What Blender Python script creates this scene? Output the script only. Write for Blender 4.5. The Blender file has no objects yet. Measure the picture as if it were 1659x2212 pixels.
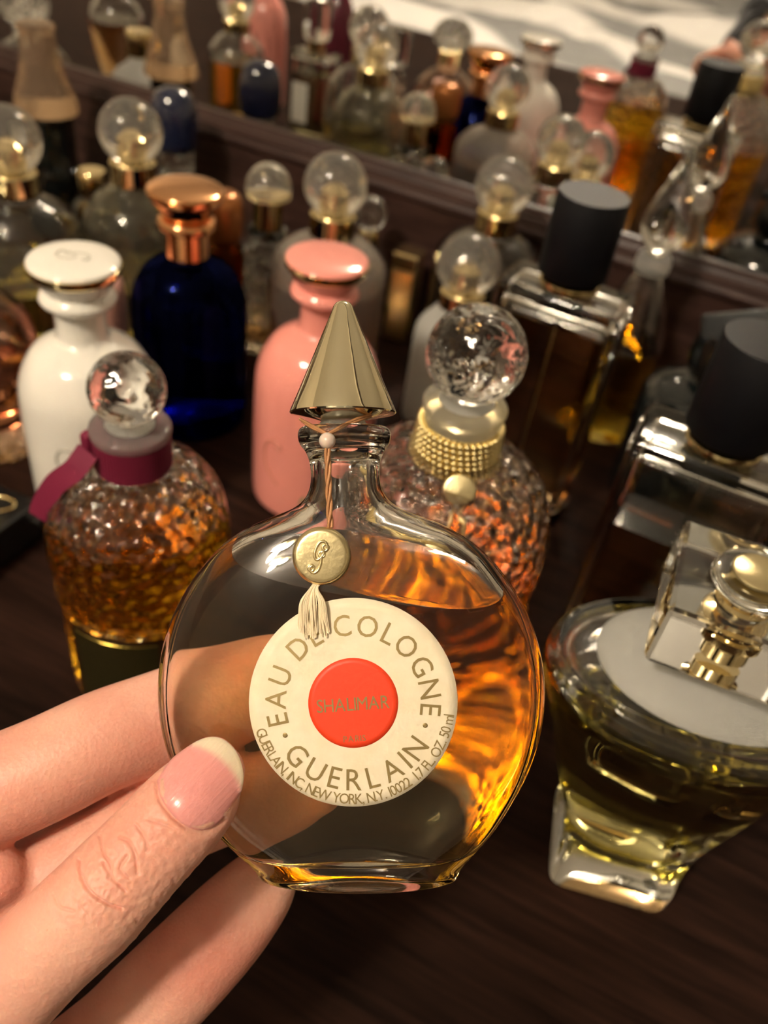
import bpy, bmesh, math, random
import numpy as np
from mathutils import Vector, Matrix, Euler
from mathutils.bvhtree import BVHTree
random.seed(7); np.random.seed(7)
SC = bpy.context.scene; COL = SC.collection
PI = math.pi
# ------------------------------------------------------------------ camera
W, H = 1659, 2212
FPX = 1837.0; YAW, PITCH, ROLL = -0.3673, 0.7128, 0.1604; HC = 0.2754; YM = 0.4986
FWD = np.array([math.sin(YAW)*math.cos(PITCH), math.cos(YAW)*math.cos(PITCH), -math.sin(PITCH)])
_r = np.array([math.cos(YAW), -math.sin(YAW), 0]); _u = np.cross(_r, FWD)
RT = math.cos(ROLL)*_r + math.sin(ROLL)*_u; UP = -math.sin(ROLL)*_r + math.cos(ROLL)*_u
CAM = np.array([0, 0, HC])
def atd(px, py, d): return CAM + (FWD + RT*(px-W/2)/FPX + UP*(H/2-py)/FPX)*d
def atz(px, py, z):
    d = FWD + RT*(px-W/2)/FPX + UP*(H/2-py)/FPX
    return CAM + d*((z-HC)/d[2])
cd = bpy.data.cameras.new('camera'); cam = bpy.data.objects.new('camera', cd); COL.objects.link(cam)
cam.matrix_world = Matrix(((RT[0], UP[0], -FWD[0], 0), (RT[1], UP[1], -FWD[1], 0), (RT[2], UP[2], -FWD[2], HC), (0, 0, 0, 1)))
cd.sensor_fit = 'VERTICAL'; cd.sensor_height = 4.89; cd.sensor_width = 3.67; cd.lens = FPX/H*4.89
cd.clip_start = 0.01; cd.clip_end = 20
cd.dof.use_dof = True; cd.dof.focus_distance = 0.157; cd.dof.aperture_fstop = 1.9
SC.camera = cam
# ------------------------------------------------------------------ world, lamp strength, exposure
wd = bpy.data.worlds.new('world'); SC.world = wd; wd.use_nodes = True
wd.node_tree.nodes['Background'].inputs[0].default_value = (1.0, 0.82, 0.62, 1); wd.node_tree.nodes['Background'].inputs[1].default_value = 0.35
LAMP_POWER = 150.0
LAMP_COLOR = (1.0, 0.86, 0.69)
SC.view_settings.view_transform = 'Standard'; SC.view_settings.look = 'None'; SC.view_settings.gamma = 1
SC.view_settings.use_curve_mapping = False; SC.view_settings.exposure = 0.88
cy = SC.cycles
cy.max_bounces = 14; cy.transmission_bounces = 14; cy.glossy_bounces = 8; cy.diffuse_bounces = 3; cy.transparent_max_bounces = 8
cy.sample_clamp_indirect = 40; cy.blur_glossy = 0.6; cy.use_adaptive_sampling = True; cy.adaptive_threshold = 0.08; cy.adaptive_min_samples = 16
cy.use_denoising = True; cy.caustics_reflective = True; cy.caustics_refractive = True
# ------------------------------------------------------------------ materials
def newmat(name):
    m = bpy.data.materials.new(name); m.use_nodes = True
    nt = m.node_tree; nt.nodes.clear(); out = nt.nodes.new('ShaderNodeOutputMaterial')
    return m, nt, out
def N(nt, t, **kw):
    n = nt.nodes.new(t)
    for k, v in kw.items():
        if k.startswith('i_'):
            key = k[2:]; key = int(key) if key.isdigit() else key.replace('_', ' ')
            n.inputs[key].default_value = v
        else: setattr(n, k, v)
    return n
def bump(nt, scale, strength, dist, kind='noise', detail=2, vec=None, smooth=0):
    if vec is None:
        tc = N(nt, 'ShaderNodeTexCoord'); vec = tc.outputs['Object']
    if kind == 'noise':
        t = N(nt, 'ShaderNodeTexNoise', i_Scale=scale, i_Detail=detail); o = t.outputs['Fac']
    else:
        t = N(nt, 'ShaderNodeTexVoronoi', feature='SMOOTH_F1' if smooth else 'F1', i_Scale=scale); o = t.outputs['Distance']
    nt.links.new(vec, t.inputs['Vector'])
    b = N(nt, 'ShaderNodeBump', i_Strength=strength, i_Distance=dist)
    nt.links.new(o, b.inputs['Height']); return b
def pbr(name, col, rough=.4, metal=0, spec=.5, coat=0, sss=0, ssr=(.003, .0015, .001), bmp=None, var=None, trans=0, sheen=0):
    m, nt, out = newmat(name)
    p = N(nt, 'ShaderNodeBsdfPrincipled')
    p.inputs['Base Color'].default_value = (*col, 1); p.inputs['Roughness'].default_value = rough
    p.inputs['Metallic'].default_value = metal; p.inputs['Specular IOR Level'].default_value = spec
    p.inputs['Coat Weight'].default_value = coat; p.inputs['Coat Roughness'].default_value = .05
    p.inputs['Sheen Weight'].default_value = sheen
    p.inputs['Transmission Weight'].default_value = trans
    if sss:
        p.inputs['Subsurface Weight'].default_value = sss; p.inputs['Subsurface Radius'].default_value = ssr
        p.inputs['Subsurface Scale'].default_value = 1
    if bmp:
        b = bump(nt, *bmp); nt.links.new(b.outputs[0], p.inputs['Normal'])
    if var:   # (second colour, noise scale)
        tc = N(nt, 'ShaderNodeTexCoord'); t = N(nt, 'ShaderNodeTexNoise', i_Scale=var[1], i_Detail=4)
        r = N(nt, 'ShaderNodeValToRGB'); r.color_ramp.elements[0].position = .38; r.color_ramp.elements[1].position = .65
        r.color_ramp.elements[0].color = (*col, 1); r.color_ramp.elements[1].color = (*var[0], 1)
        nt.links.new(tc.outputs['Object'], t.inputs['Vector']); nt.links.new(t.outputs['Fac'], r.inputs['Fac'])
        nt.links.new(r.outputs[0], p.inputs['Base Color'])
    nt.links.new(p.outputs[0], out.inputs[0]); return m
def glass(name, col=(1, 1, 1), ior=1.5, rough=0, bmp=None, milk=None):
    m, nt, out = newmat(name)
    g = N(nt, 'ShaderNodeBsdfGlass'); g.inputs['Color'].default_value = (*col, 1)
    g.inputs['IOR'].default_value = ior; g.inputs['Roughness'].default_value = rough
    if bmp:
        b = bump(nt, *bmp); nt.links.new(b.outputs[0], g.inputs['Normal'])
    last = g.outputs[0]
    if milk:      # (colour, amount): an opal haze in the glass; refracted light painted in for ball stoppers
        d = N(nt, 'ShaderNodeBsdfDiffuse'); d.inputs[0].default_value = (*milk[0], 1)
        t = N(nt, 'ShaderNodeBsdfTranslucent'); t.inputs[0].default_value = (*milk[0], 1)
        a = N(nt, 'ShaderNodeMixShader'); a.inputs[0].default_value = .5
        nt.links.new(d.outputs[0], a.inputs[1]); nt.links.new(t.outputs[0], a.inputs[2])
        x = N(nt, 'ShaderNodeMixShader'); x.inputs[0].default_value = milk[1]
        nt.links.new(last, x.inputs[1]); nt.links.new(a.outputs[0], x.inputs[2]); last = x.outputs[0]
    nt.links.new(last, out.inputs[0]); return m
def wood(name, a, b, rough, scale=1.0, ax=0, spec=.3):
    m, nt, out = newmat(name)
    tc = N(nt, 'ShaderNodeTexCoord'); mp = N(nt, 'ShaderNodeMapping')
    s = [18*scale, 18*scale, 18*scale]; s[ax] = 1.2*scale; mp.inputs['Scale'].default_value = s
    t = N(nt, 'ShaderNodeTexNoise', i_Scale=2.0, i_Detail=8, i_Roughness=.65, i_Distortion=.6)
    t2 = N(nt, 'ShaderNodeTexNoise', i_Scale=14.0, i_Detail=6)
    nt.links.new(tc.outputs['Object'], mp.inputs[0]); nt.links.new(mp.outputs[0], t.inputs['Vector']); nt.links.new(mp.outputs[0], t2.inputs['Vector'])
    mx = N(nt, 'ShaderNodeMath', operation='MULTIPLY'); nt.links.new(t.outputs['Fac'], mx.inputs[0]); nt.links.new(t2.outputs['Fac'], mx.inputs[1])
    r = N(nt, 'ShaderNodeValToRGB'); r.color_ramp.elements[0].position = .14; r.color_ramp.elements[1].position = .42
    r.color_ramp.elements[0].color = (*a, 1); r.color_ramp.elements[1].color = (*b, 1)
    nt.links.new(mx.outputs[0], r.inputs[0])
    p = N(nt, 'ShaderNodeBsdfPrincipled'); p.inputs['Roughness'].default_value = rough; p.inputs['Specular IOR Level'].default_value = spec
    nt.links.new(r.outputs[0], p.inputs['Base Color'])
    bp = N(nt, 'ShaderNodeBump', i_Strength=.25, i_Distance=.0004); nt.links.new(mx.outputs[0], bp.inputs['Height']); nt.links.new(bp.outputs[0], p.inputs['Normal'])
    nt.links.new(p.outputs[0], out.inputs[0]); return m
M = {}
M['clear'] = glass('clear glass', (.985, .985, .97))
M['clear_rough'] = glass('hammered clear glass', (.97, .97, .96), bmp=(170, .9, .0012, 'noise', 3))
M['ball'] = glass('ball stopper crystal', (.98, .97, .94), 1.48, .03, bmp=(60, .25, .0006), milk=((.88, .84, .76), .13))  # clear ball; milk paints in the creamy room light it would refract
M['cutball'] = glass('cut crystal', (.99, .99, .98), 1.5, 0, bmp=(150, 1.0, .003, 'noise', 1))
M['facet'] = glass('faceted crystal', (.98, .98, .97), 1.5, 0, bmp=(190, 1.0, .003, 'voronoi'))
M['bee'] = glass('honeycomb pressed glass', (.99, .97, .95), 1.5, 0, bmp=(270, 1.0, .0022, 'voronoi', 2, None, 1))
M['ground'] = glass('ground glass', (.95, .95, .93), 1.45, .28, milk=((.85, .83, .78), .25))
M['frost'] = glass('frosted glass', (.97, .94, .90), 1.25, .22, milk=((.86, .80, .72), .14))
M['clearish'] = glass('satin crystal', (.97, .97, .95), 1.40, .14, milk=((.62, .60, .54), .35))
M['frostwhite'] = glass('white frosted glass', (.93, .93, .90), 1.3, .45, milk=((.82, .81, .76), .6))
M['greyglass'] = glass('smoke grey glass', (.90, .89, .82), 1.5, .02, milk=((.5, .48, .40), .05), bmp=(70, .6, .003))
M['blueglass'] = glass('cobalt blue glass', (.05, .075, .36), 1.5, 0)
M['bluedark'] = glass('navy glass', (.04, .07, .35), 1.5, 0)
M['peachglass'] = glass('peach tinted glass', (.97, .86, .78), 1.5, 0)
M['champagne'] = glass('champagne tinted glass', (.95, .84, .70), 1.45, .06, milk=((.60, .45, .33), .22))
M['blackglass'] = pbr('black glass', (.004, .006, .006), .06, 0, .6, coat=.6)
M['lwall'] = {}
def liquid(key, tr):
    """perfume: refracting surface and absorption; tr = colour left after 20 mm"""
    m, nt, out = newmat(key+' perfume')
    g = N(nt, 'ShaderNodeBsdfGlass'); g.inputs['Roughness'].default_value = 0
    geo = N(nt, 'ShaderNodeNewGeometry'); sp = N(nt, 'ShaderNodeSeparateXYZ'); nt.links.new(geo.outputs['True Normal'], sp.inputs[0])
    ab = N(nt, 'ShaderNodeMath', operation='ABSOLUTE'); nt.links.new(sp.outputs['Z'], ab.inputs[0])
    gt = N(nt, 'ShaderNodeMath', operation='GREATER_THAN'); gt.inputs[1].default_value = .9999; nt.links.new(ab.outputs[0], gt.inputs[0])
    io = N(nt, 'ShaderNodeMapRange'); io.inputs['To Min'].default_value = 1.36/1.5; io.inputs['To Max'].default_value = 1.36
    nt.links.new(gt.outputs[0], io.inputs['Value']); nt.links.new(io.outputs[0], g.inputs['IOR'])
    sg = [-math.log(max(t, .01))/.020 for t in tr]; dn = max(sg)*1.12
    va = N(nt, 'ShaderNodeVolumeAbsorption'); va.inputs['Density'].default_value = dn; va.inputs['Color'].default_value = (*[1-q/dn for q in sg], 1)
    nt.links.new(g.outputs[0], out.inputs['Surface']); nt.links.new(va.outputs[0], out.inputs['Volume'])
    M['liq_'+key] = (m,)
liquid('amber', (.985, .78, .20)); liquid('orange', (.985, .73, .10)); liquid('peach', (.90, .64, .42)); liquid('gold', (.97, .80, .25))
liquid('pale', (.97, .90, .68)); liquid('brown', (.88, .64, .38)); liquid('green', (.92, .87, .55)); liquid('rose', (.95, .72, .60)); liquid('blue', (.45, .50, .97))
liquid('held', (.985, .845, .54)); liquid('peachy', (.90, .66, .44))
M['gold'] = pbr('polished pale gold', (.86, .70, .38), .07, 1)
M['conegold'] = pbr('brushed lemon gold', (.95, .87, .60), .06, 1)
M['satin'] = pbr('satin gold', (.80, .68, .38), .30, 1, bmp=(900, .15, .0003))
M['bead'] = pbr('gilded thread', (.86, .72, .36), .28, 1)
M['copper'] = pbr('polished copper', (.95, .50, .24), .10, 1)
M['white'] = pbr('white porcelain', (.86, .83, .74), .12, 0, .5, coat=.5)
M['grey_print'] = pbr('grey print', (.50, .48, .40), .4)
M['pink'] = pbr('salmon lacquer', (.90, .33, .27), .13, 0, .5, coat=.5)
M['pinkprint'] = pbr('brown print on pink', (.62, .22, .15), .4)
M['palepink'] = pbr('pale pink lacquer', (.85, .47, .38), .3)
M['matteblack'] = pbr('matte black rubber', (.0035, .0035, .005), .5, 0, .22)
M['black'] = pbr('black lacquer', (.010, .010, .010), .15)
M['ribbon'] = pbr('crimson grosgrain', (.19, .012, .042), .65, 0, .3)
M['paper'] = pbr('cream label paper', (.86, .76, .56), .55, var=((.82, .71, .50), 260), bmp=(500, .3, .0003))
M['red'] = pbr('vermilion print', (.86, .055, .012), .5)
M['goldink'] = pbr('gold foil ink', (.42, .31, .13), .38, .6)
M['thread'] = pbr('copper brown thread', (.50, .24, .10), .55, .2)
M['silk'] = pbr('cream silk thread', (.94, .78, .52), .4, .0, sheen=.3)
M['pearl'] = pbr('plastic pearl', (.62, .52, .44), .25, sss=.5)
M['mirror'] = pbr('mirror silver', (.93, .93, .92), .0, 1)
M['table'] = wood('dark walnut top', (.0085, .0042, .003), (.036, .016, .0105), .5, 1.2, 0, .03)
M['frame'] = wood('walnut mirror frame', (.018, .008, .006), (.065, .033, .025), .34, 2.0, 0)
M['wall'] = pbr('cream wall paint', (.82, .75, .63), .8, var=((.80, .73, .61), 3))
M['ceil'] = pbr('white ceiling paint', (.88, .85, .79), .9, var=((.86, .83, .77), 3))
M['floor'] = wood('oak boards', (.20, .11, .06), (.32, .19, .10), .5, .6, 0)
M['sleeve'] = pbr('charcoal knit', (.025, .027, .03), .9, sheen=.3, bmp=(900, .6, .001))
M['rose'] = pbr('rose print red', (.75, .12, .14), .5); M['leaf'] = pbr('rose print green', (.16, .26, .10), .5)
# ------------------------------------------------------------------ object helpers
def link(name, me, mats, parent=None, smooth=True):
    o = bpy.data.objects.new(name, me); COL.objects.link(o)
    for m in (mats if isinstance(mats, (list, tuple)) else [mats]): me.materials.append(m)
    if parent: o.parent = parent
    if smooth:
        for p in me.polygons: p.use_smooth = True
    return o
def ob(name, bm, mats, parent=None, smooth=True, sharp=None):
    me = bpy.data.meshes.new(name); bm.to_mesh(me); bm.free()
    o = link(name, me, mats, parent, smooth)
    if sharp:
        try: me.set_sharp_from_angle(angle=math.radians(sharp))
        except Exception: pass
    return o
def thing(name, label, cat, loc=(0, 0, 0), rz=0, group=None):
    o = bpy.data.objects.new(name, None); COL.objects.link(o); o.empty_display_size = .01
    o.location = loc; o.rotation_euler = (0, 0, rz); o['label'] = label; o['category'] = cat
    if group: o['group'] = group
    return o
def tag(o, label, cat, group=None):
    o['label'] = label; o['category'] = cat
    if group: o['group'] = group
    return o
def struct(o): o['kind'] = 'structure'; return o
def spline_profile(pts, n=5):
    """Catmull-Rom through (r,z) points; a point given twice stays a corner."""
    out = []; P = [np.array(p, float) for p in pts]
    for i in range(len(P)-1):
        p1, p2 = P[i], P[i+1]
        if np.allclose(p1, p2): continue
        p0 = P[i-1] if i > 0 else p1; p3 = P[i+2] if i+2 < len(P) else p2
        for k in range(n):
            t = k/n
            q = .5*((2*p1)+(-p0+p2)*t+(2*p0-5*p1+4*p2-p3)*t*t+(-p0+3*p1-3*p2+p3)*t**3)
            out.append((max(q[0], 0), q[1]))
    out.append(tuple(P[-1])); return out
def lathe_bm(prof, seg=48, bm=None, flip=False, sx=1, sy=1):
    bm = bm or bmesh.new(); rings = []
    for r, z in prof:
        if r < 1e-5: rings.append([bm.verts.new((0, 0, z))])
        else: rings.append([bm.verts.new((sx*r*math.cos(2*PI*i/seg), sy*r*math.sin(2*PI*i/seg), z)) for i in range(seg)])
    for a, b in zip(rings, rings[1:]):
        for i in range(seg):
            j = (i+1) % seg
            if len(a) == 1 and len(b) == 1: continue
            if len(a) == 1: f = [a[0], b[j], b[i]]
            elif len(b) == 1: f = [a[i], a[j], b[0]]
            else: f = [a[i], a[j], b[j], b[i]]
            if flip: f = f[::-1]
            try: bm.faces.new(f)
            except ValueError: pass
    return bm
def lathe(name, prof, mat, parent=None, seg=48, sharp=40, **k):
    """profile from bottom to top, closed at both ends on the axis -> normals out"""
    prof = list(prof)
    if prof[0][0] > 1e-5: prof = [(0, prof[0][1])] + prof
    if prof[-1][0] > 1e-5: prof = prof + [(0, prof[-1][1])]
    return ob(name, lathe_bm(prof, seg, **k), mat, parent, True, sharp)
def box_bm(sx, sy, sz, c=(0, 0, 0), bev=0, seg=2, bm=None):
    b = bmesh.new(); bmesh.ops.create_cube(b, size=1)
    for v in b.verts: v.co = Vector((v.co.x*sx+c[0], v.co.y*sy+c[1], v.co.z*sz+c[2]))
    if bev: bmesh.ops.bevel(b, geom=b.edges[:]+b.verts[:], offset=bev, segments=seg, profile=.5, affect='EDGES')
    if bm is None: return b
    me = bpy.data.meshes.new('t'); b.to_mesh(me); b.free(); bm.from_mesh(me); bpy.data.meshes.remove(me); return bm
def tube_bm(pts, rad, seg=8, bm=None, closed=False):
    bm = bm or bmesh.new(); P = [Vector(p) for p in pts]; n = len(P); rings = []
    rr = rad if isinstance(rad, (list, tuple)) else [rad]*n
    nrm = None
    for i in range(n):
        t = ((P[(i+1) % n] if closed or i < n-1 else P[i]) - (P[i-1] if closed or i > 0 else P[i])).normalized()
        if nrm is None:
            a = Vector((0, 0, 1)) if abs(t.z) < .9 else Vector((1, 0, 0)); nrm = t.cross(a).normalized()
        else: nrm = (nrm - t*nrm.dot(t)).normalized()
        b = t.cross(nrm)
        rings.append([bm.verts.new(P[i]+(nrm*math.cos(2*PI*k/seg)+b*math.sin(2*PI*k/seg))*rr[i]) for k in range(seg)])
    m = n if closed else n-1
    for i in range(m):
        a, b = rings[i], rings[(i+1) % n]
        for k in range(seg): bm.faces.new((a[k], b[k], b[(k+1) % seg], a[(k+1) % seg])[::-1])
    if not closed: bm.faces.new(rings[0]); bm.faces.new(rings[-1][::-1])
    return bm
def loft_bm(rings, close=True, bm=None):
    """rings: list of equal-length point lists, bottom to top, each counter-clockwise seen from the last ring's side"""
    bm = bm or bmesh.new(); R = [[bm.verts.new(p) for p in r] for r in rings]; n = len(R[0])
    for a, b in zip(R, R[1:]):
        for i in range(n): bm.faces.new((a[i], a[(i+1) % n], b[(i+1) % n], b[i]))
    if close: bm.faces.new(R[0][::-1]); bm.faces.new(R[-1])
    return bm
def split_level(cav, co, no):
    """cavity bmesh (closed, normals out) cut by the level plane: (liquid bmesh with top, upper wall bmesh flipped)"""
    lo = cav.copy(); g = lo.verts[:]+lo.edges[:]+lo.faces[:]
    r = bmesh.ops.bisect_plane(lo, geom=g, plane_co=co, plane_no=no, clear_outer=True)
    ed = [e for e in r['geom_cut'] if isinstance(e, bmesh.types.BMEdge)]
    top = []
    if ed:
        f = bmesh.ops.contextual_create(lo, geom=ed); top = f['faces']
        for q in top:
            q.normal_update()
            if q.normal.dot(Vector(no)) < 0: q.normal_flip()
    up = cav; g = up.verts[:]+up.edges[:]+up.faces[:]
    bmesh.ops.bisect_plane(up, geom=g, plane_co=co, plane_no=no, clear_inner=True)
    bmesh.ops.reverse_faces(up, faces=up.faces[:])
    return lo, up
def fill_bottle(root, outer_bm, cav_bm, co, no, gmat, lkey, sharp=50):
    """glass body (outer wall plus the cavity wall above the level) and the perfume it holds"""
    if lkey: lo, up = split_level(cav_bm, co, no)
    else:
        up = cav_bm; bmesh.ops.reverse_faces(up, faces=up.faces[:]); lo = None
    me = bpy.data.meshes.new('t'); up.to_mesh(me); up.free(); outer_bm.from_mesh(me); bpy.data.meshes.remove(me)
    body = ob('glass_body', outer_bm, gmat, root, True, sharp)
    if lo:
        L = ob('perfume', lo, list(M['liq_'+lkey]), root, True, 40)
        return body, L
    return body, None
def inset_profile(prof, t, tb, ztop):
    """inner cavity profile from an outer one: wall t, base tb"""
    out = [(0, tb)]; first = True
    for r, z in prof:
        if z < tb or z > ztop: continue
        rr = r - t
        if rr <= .0008: continue
        if first: out.append((rr*.9, tb)); first = False
        if z > tb+.0004: out.append((rr, z))
    out.append((0, out[-1][1])); return out
def text_bm(s, size):
    cu = bpy.data.curves.new('t', 'FONT'); cu.body = s; cu.size = size; cu.resolution_u = 3; cu.align_x = 'CENTER'
    o = bpy.data.objects.new('t', cu); COL.objects.link(o)
    dg = bpy.context.evaluated_depsgraph_get(); dg.update()
    me = bpy.data.meshes.new_from_object(o.evaluated_get(dg)); bpy.data.objects.remove(o); bpy.data.curves.remove(cu)
    bm = bmesh.new(); bm.from_mesh(me); bpy.data.meshes.remove(me)
    return bm
# ------------------------------------------------------------------ the room
def shell(name, sx, sy, sz, c, mat, bev=0): return struct(ob(name, box_bm(sx, sy, sz, c, bev), mat, None, False))
FZ, CZ = -.78, 1.62
shell('floor', 5.2, 4.6, .05, (0, -1.55, FZ-.025), M['floor'])
shell('ceiling', 5.2, 4.6, .05, (0, -1.55, CZ+.025), M['ceil'])
shell('wall_back', 5.2, .05, CZ-FZ, (0, .64, (CZ+FZ)/2), M['wall'])
shell('wall_front', 5.2, .05, CZ-FZ, (0, -3.87, (CZ+FZ)/2), M['wall'])
shell('wall_left', .05, 4.6, CZ-FZ, (-2.62, -1.55, (CZ+FZ)/2), M['wall'])
shell('wall_right', .05, 4.6, CZ-FZ, (2.62, -1.55, (CZ+FZ)/2), M['wall'])
# ceiling lamp: three bulbs on a round plate
m, nt, out = newmat('lamp bulb'); e = N(nt, 'ShaderNodeEmission'); e.inputs[0].default_value = (*LAMP_COLOR, 1); e.inputs[1].default_value = LAMP_POWER; nt.links.new(e.outputs[0], out.inputs[0]); M['bulb'] = m
lampt = thing('ceiling_lamp', 'round ceiling lamp with warm bulbs over the bed', 'lamp', (-.45, -1.05, CZ))
lathe('ceiling_plate', [(.15, -.02), (.16, -.012), (.16, 0)], M['satin'], lampt)
for a in (0, 1, 2):
    bm = lathe_bm(spline_profile([(0, -.115), (.04, -.105), (.062, -.065), (.04, -.028), (.02, -.019)], 5), 24)
    for v in bm.verts: v.co += Vector((.085*math.cos(a*2.094+.4), .085*math.sin(a*2.094+.4), 0))
    ob('bulb', bm, M['bulb'], lampt)
# dresser, mirror, frame
dr = thing('dresser', 'dark walnut dresser crowded with perfume bottles below the mirror', 'dresser', (-.1, .12, FZ))
ob('dresser_top', box_bm(2.3, .84, .028, (0, .04, -FZ-.014), .005, 3), M['table'], dr, False)
ob('front_moulding', box_bm(2.3, .012, .026, (0, -.388, -FZ-.014), .004, 3), M['frame'], dr, False)
ob('dresser_body', box_bm(2.2, .78, -FZ-.028, (0, .06, (-FZ-.028)/2), .004), M['table'], dr, False)
mt = thing('dresser_mirror', 'wide mirror in a moulded walnut frame reflecting the bottles and bed', 'mirror', (-.1, YM, 0))
ob('mirror_glass', box_bm(2.1, .006, 1.0, (0, .003, .585)), M['mirror'], mt, False)
prof = [(.0, .0901), (-.003, .0905), (-.0055, .0885), (-.0065, .0865), (-.0085, .0868), (-.0105, .085), (-.0112, .0825), (-.0132, .0825), (-.0150, .0805), (-.0152, .0785), (-.0135, .0770), (-.0130, .0745), (-.0135, .0015), (.02, .0015), (.02, .0901)]
bm = bmesh.new(); A = [bm.verts.new((-1.1, y, z)) for y, z in prof]; B = [bm.verts.new((1.1, y, z)) for y, z in prof]
for i in range(len(A)): j = (i+1) % len(A); bm.faces.new((A[i], B[i], B[j], A[j]))
bm.faces.new(A); bm.faces.new(B[::-1]); bmesh.ops.recalc_face_normals(bm, faces=bm.faces[:])
ob('bottom_rail', bm, M['frame'], mt, False)
for sx in (-1, 1): ob('side_rail', box_bm(.06, .035, 1.02, (sx*1.07, .0, .60), .006), M['frame'], mt, False)
ob('top_rail', box_bm(2.2, .035, .06, (0, .0, 1.12), .006), M['frame'], mt, False)
# bed behind the camera, seen in the mirror
bed = thing('bed', 'bed with rumpled white and grey striped covers seen in the mirror', 'bed', (-.1, -1.93, FZ))
ob('bed_frame', box_bm(3.0, 3.06, .30, (0, 0, .16), .02), M['table'], bed, False)
m, nt, out = newmat('striped duvet'); tc = N(nt, 'ShaderNodeTexCoord'); wv = N(nt, 'ShaderNodeTexWave', i_Scale=.62, i_Distortion=1.8, i_Detail=1.0)
mp = N(nt, 'ShaderNodeMapping'); mp.inputs['Rotation'].default_value = (0, 0, 1.15); nt.links.new(tc.outputs['Object'], mp.inputs[0]); nt.links.new(mp.outputs[0], wv.inputs['Vector'])
rp_ = N(nt, 'ShaderNodeValToRGB'); els = rp_.color_ramp.elements; els[0].position = .30; els[0].color = (.30, .30, .29, 1); els[1].position = .52; els[1].color = (.84, .82, .78, 1)
nt.links.new(wv.outputs['Fac'], rp_.inputs[0]); p = N(nt, 'ShaderNodeBsdfPrincipled'); p.inputs['Roughness'].default_value = .9; nt.links.new(rp_.outputs[0], p.inputs['Base Color']); nt.links.new(p.outputs[0], out.inputs[0]); M['duvet'] = m
bm = bmesh.new(); bmesh.ops.create_grid(bm, x_segments=150, y_segments=160, size=.5)
from mathutils import noise as mnoise
for v in bm.verts:
    x, y = v.co.x*3.04, v.co.y*3.12
    q = Vector((x*2.2, y*3.4, 0)); h = mnoise.noise(q)*.06 + abs(mnoise.noise(Vector((x*1.4+y*2.5, y*5, 4))))*.09 + mnoise.noise(Vector((x*9, y*7, 2)))*.012
    ed = min(1.52-abs(x), 1.56-abs(y)); drop = 0 if ed > .08 else (.08-ed)**2*28
    v.co = Vector((x, y, .50+h-drop))
ob('duvet', bm, M['duvet'], bed)
# ------------------------------------------------------------------ bottles on the dresser
def ball_mesh(parent, z, r, mat, name='stopper', core=None):
    bm = bmesh.new(); bmesh.ops.create_uvsphere(bm, u_segments=48, v_segments=28, radius=r)
    for v in bm.verts: v.co.z += z
    o = ob(name, bm, mat, parent)
    if core: lathe('added_reflection_core', [(core*.8, z-r*1.02), (core, z-r*.6), (core, z-r*.15), (core*.5, z)], M['gold'], o, 24)  # added gold core, shaped as the collar's refracted image inside the ball
    return o
def ball_bottle(label, x, y, zb, rb, rbody, zfull, zneck, gmat, lkey, level, name='perfume_bottle', bmat='ball', group=None, cap=True, shoulder=1.0, rneck=None):
    t = thing(name, label, 'perfume bottle', (x, y, 0), 0, group)
    rn = rneck or rb*.72; zs = zneck
    hs = zs - zfull
    P = spline_profile([(rbody*.90, 0), (rbody*.90, 0), (rbody*.985, .0022), (rbody, .006), (rbody, zfull*.5), (rbody, zfull), (rbody*.93, zfull+hs*.38), (rbody*.70, zfull+hs*.72), (rn*1.12, zfull+hs*.90), (rn, zs), (rn, zs)], 4)
    outer = lathe_bm([(0, .0015)]+P+[(0, zs)], 56)
    cav = lathe_bm(inset_profile(P, .0022, .006, zs-.001), 56)
    fill_bottle(t, outer, cav, (0, 0, level), (0, 0, 1), gmat, lkey)
    lathe('collar', [(rn*.98, zs), (rn*1.03, zs+.0006), (rn*1.03, zb-rb*.93), (rn*.93, zb-rb*.86)], M['gold'], t, 40)
    ball_mesh(t, zb, rb, M[bmat], 'ball_stopper', core=rn*.42)
    return t
BB = [
 ('round frosted bottle of peach perfume with crystal ball stopper, behind the pink bottle', -.1976, .3755, .1177, .0158, .0305, .072, .0925, M['frost'], 'peachy', .068),
 ('small white frosted bottle with ball stopper and gold collar, right of the pink bottle', -.1258, .3883, .0940, .0158, .0215, .052, .071, M['frostwhite'], None, .03),
 ('empty clear round bottle with ball stopper, between the frosted bottle and the mirror frame', -.1340, .4478, .1150, .0155, .0305, .070, .0905, M['clear'], None, .02),
 ('smoky clear ball stoppered bottle behind the white porcelain bottle, left of the copper cap', -.3112, .3596, .1185, .0164, .0300, .064, .0925, M['greyglass'], 'green', .040),
 ('clear ball stoppered bottle of greenish perfume cut by the left edge of the photo', -.3440, .3081, .1175, .0164, .0310, .068, .0925, M['clear'], 'green', .048),
 ('ball stoppered bottle of yellow perfume left of the photo, seen only in the mirror', -.4700, .3100, .1120, .0150, .0240, .070, .090, M['clear'], 'gold', .068),
]
for b in BB: ball_bottle(*b)
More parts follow.
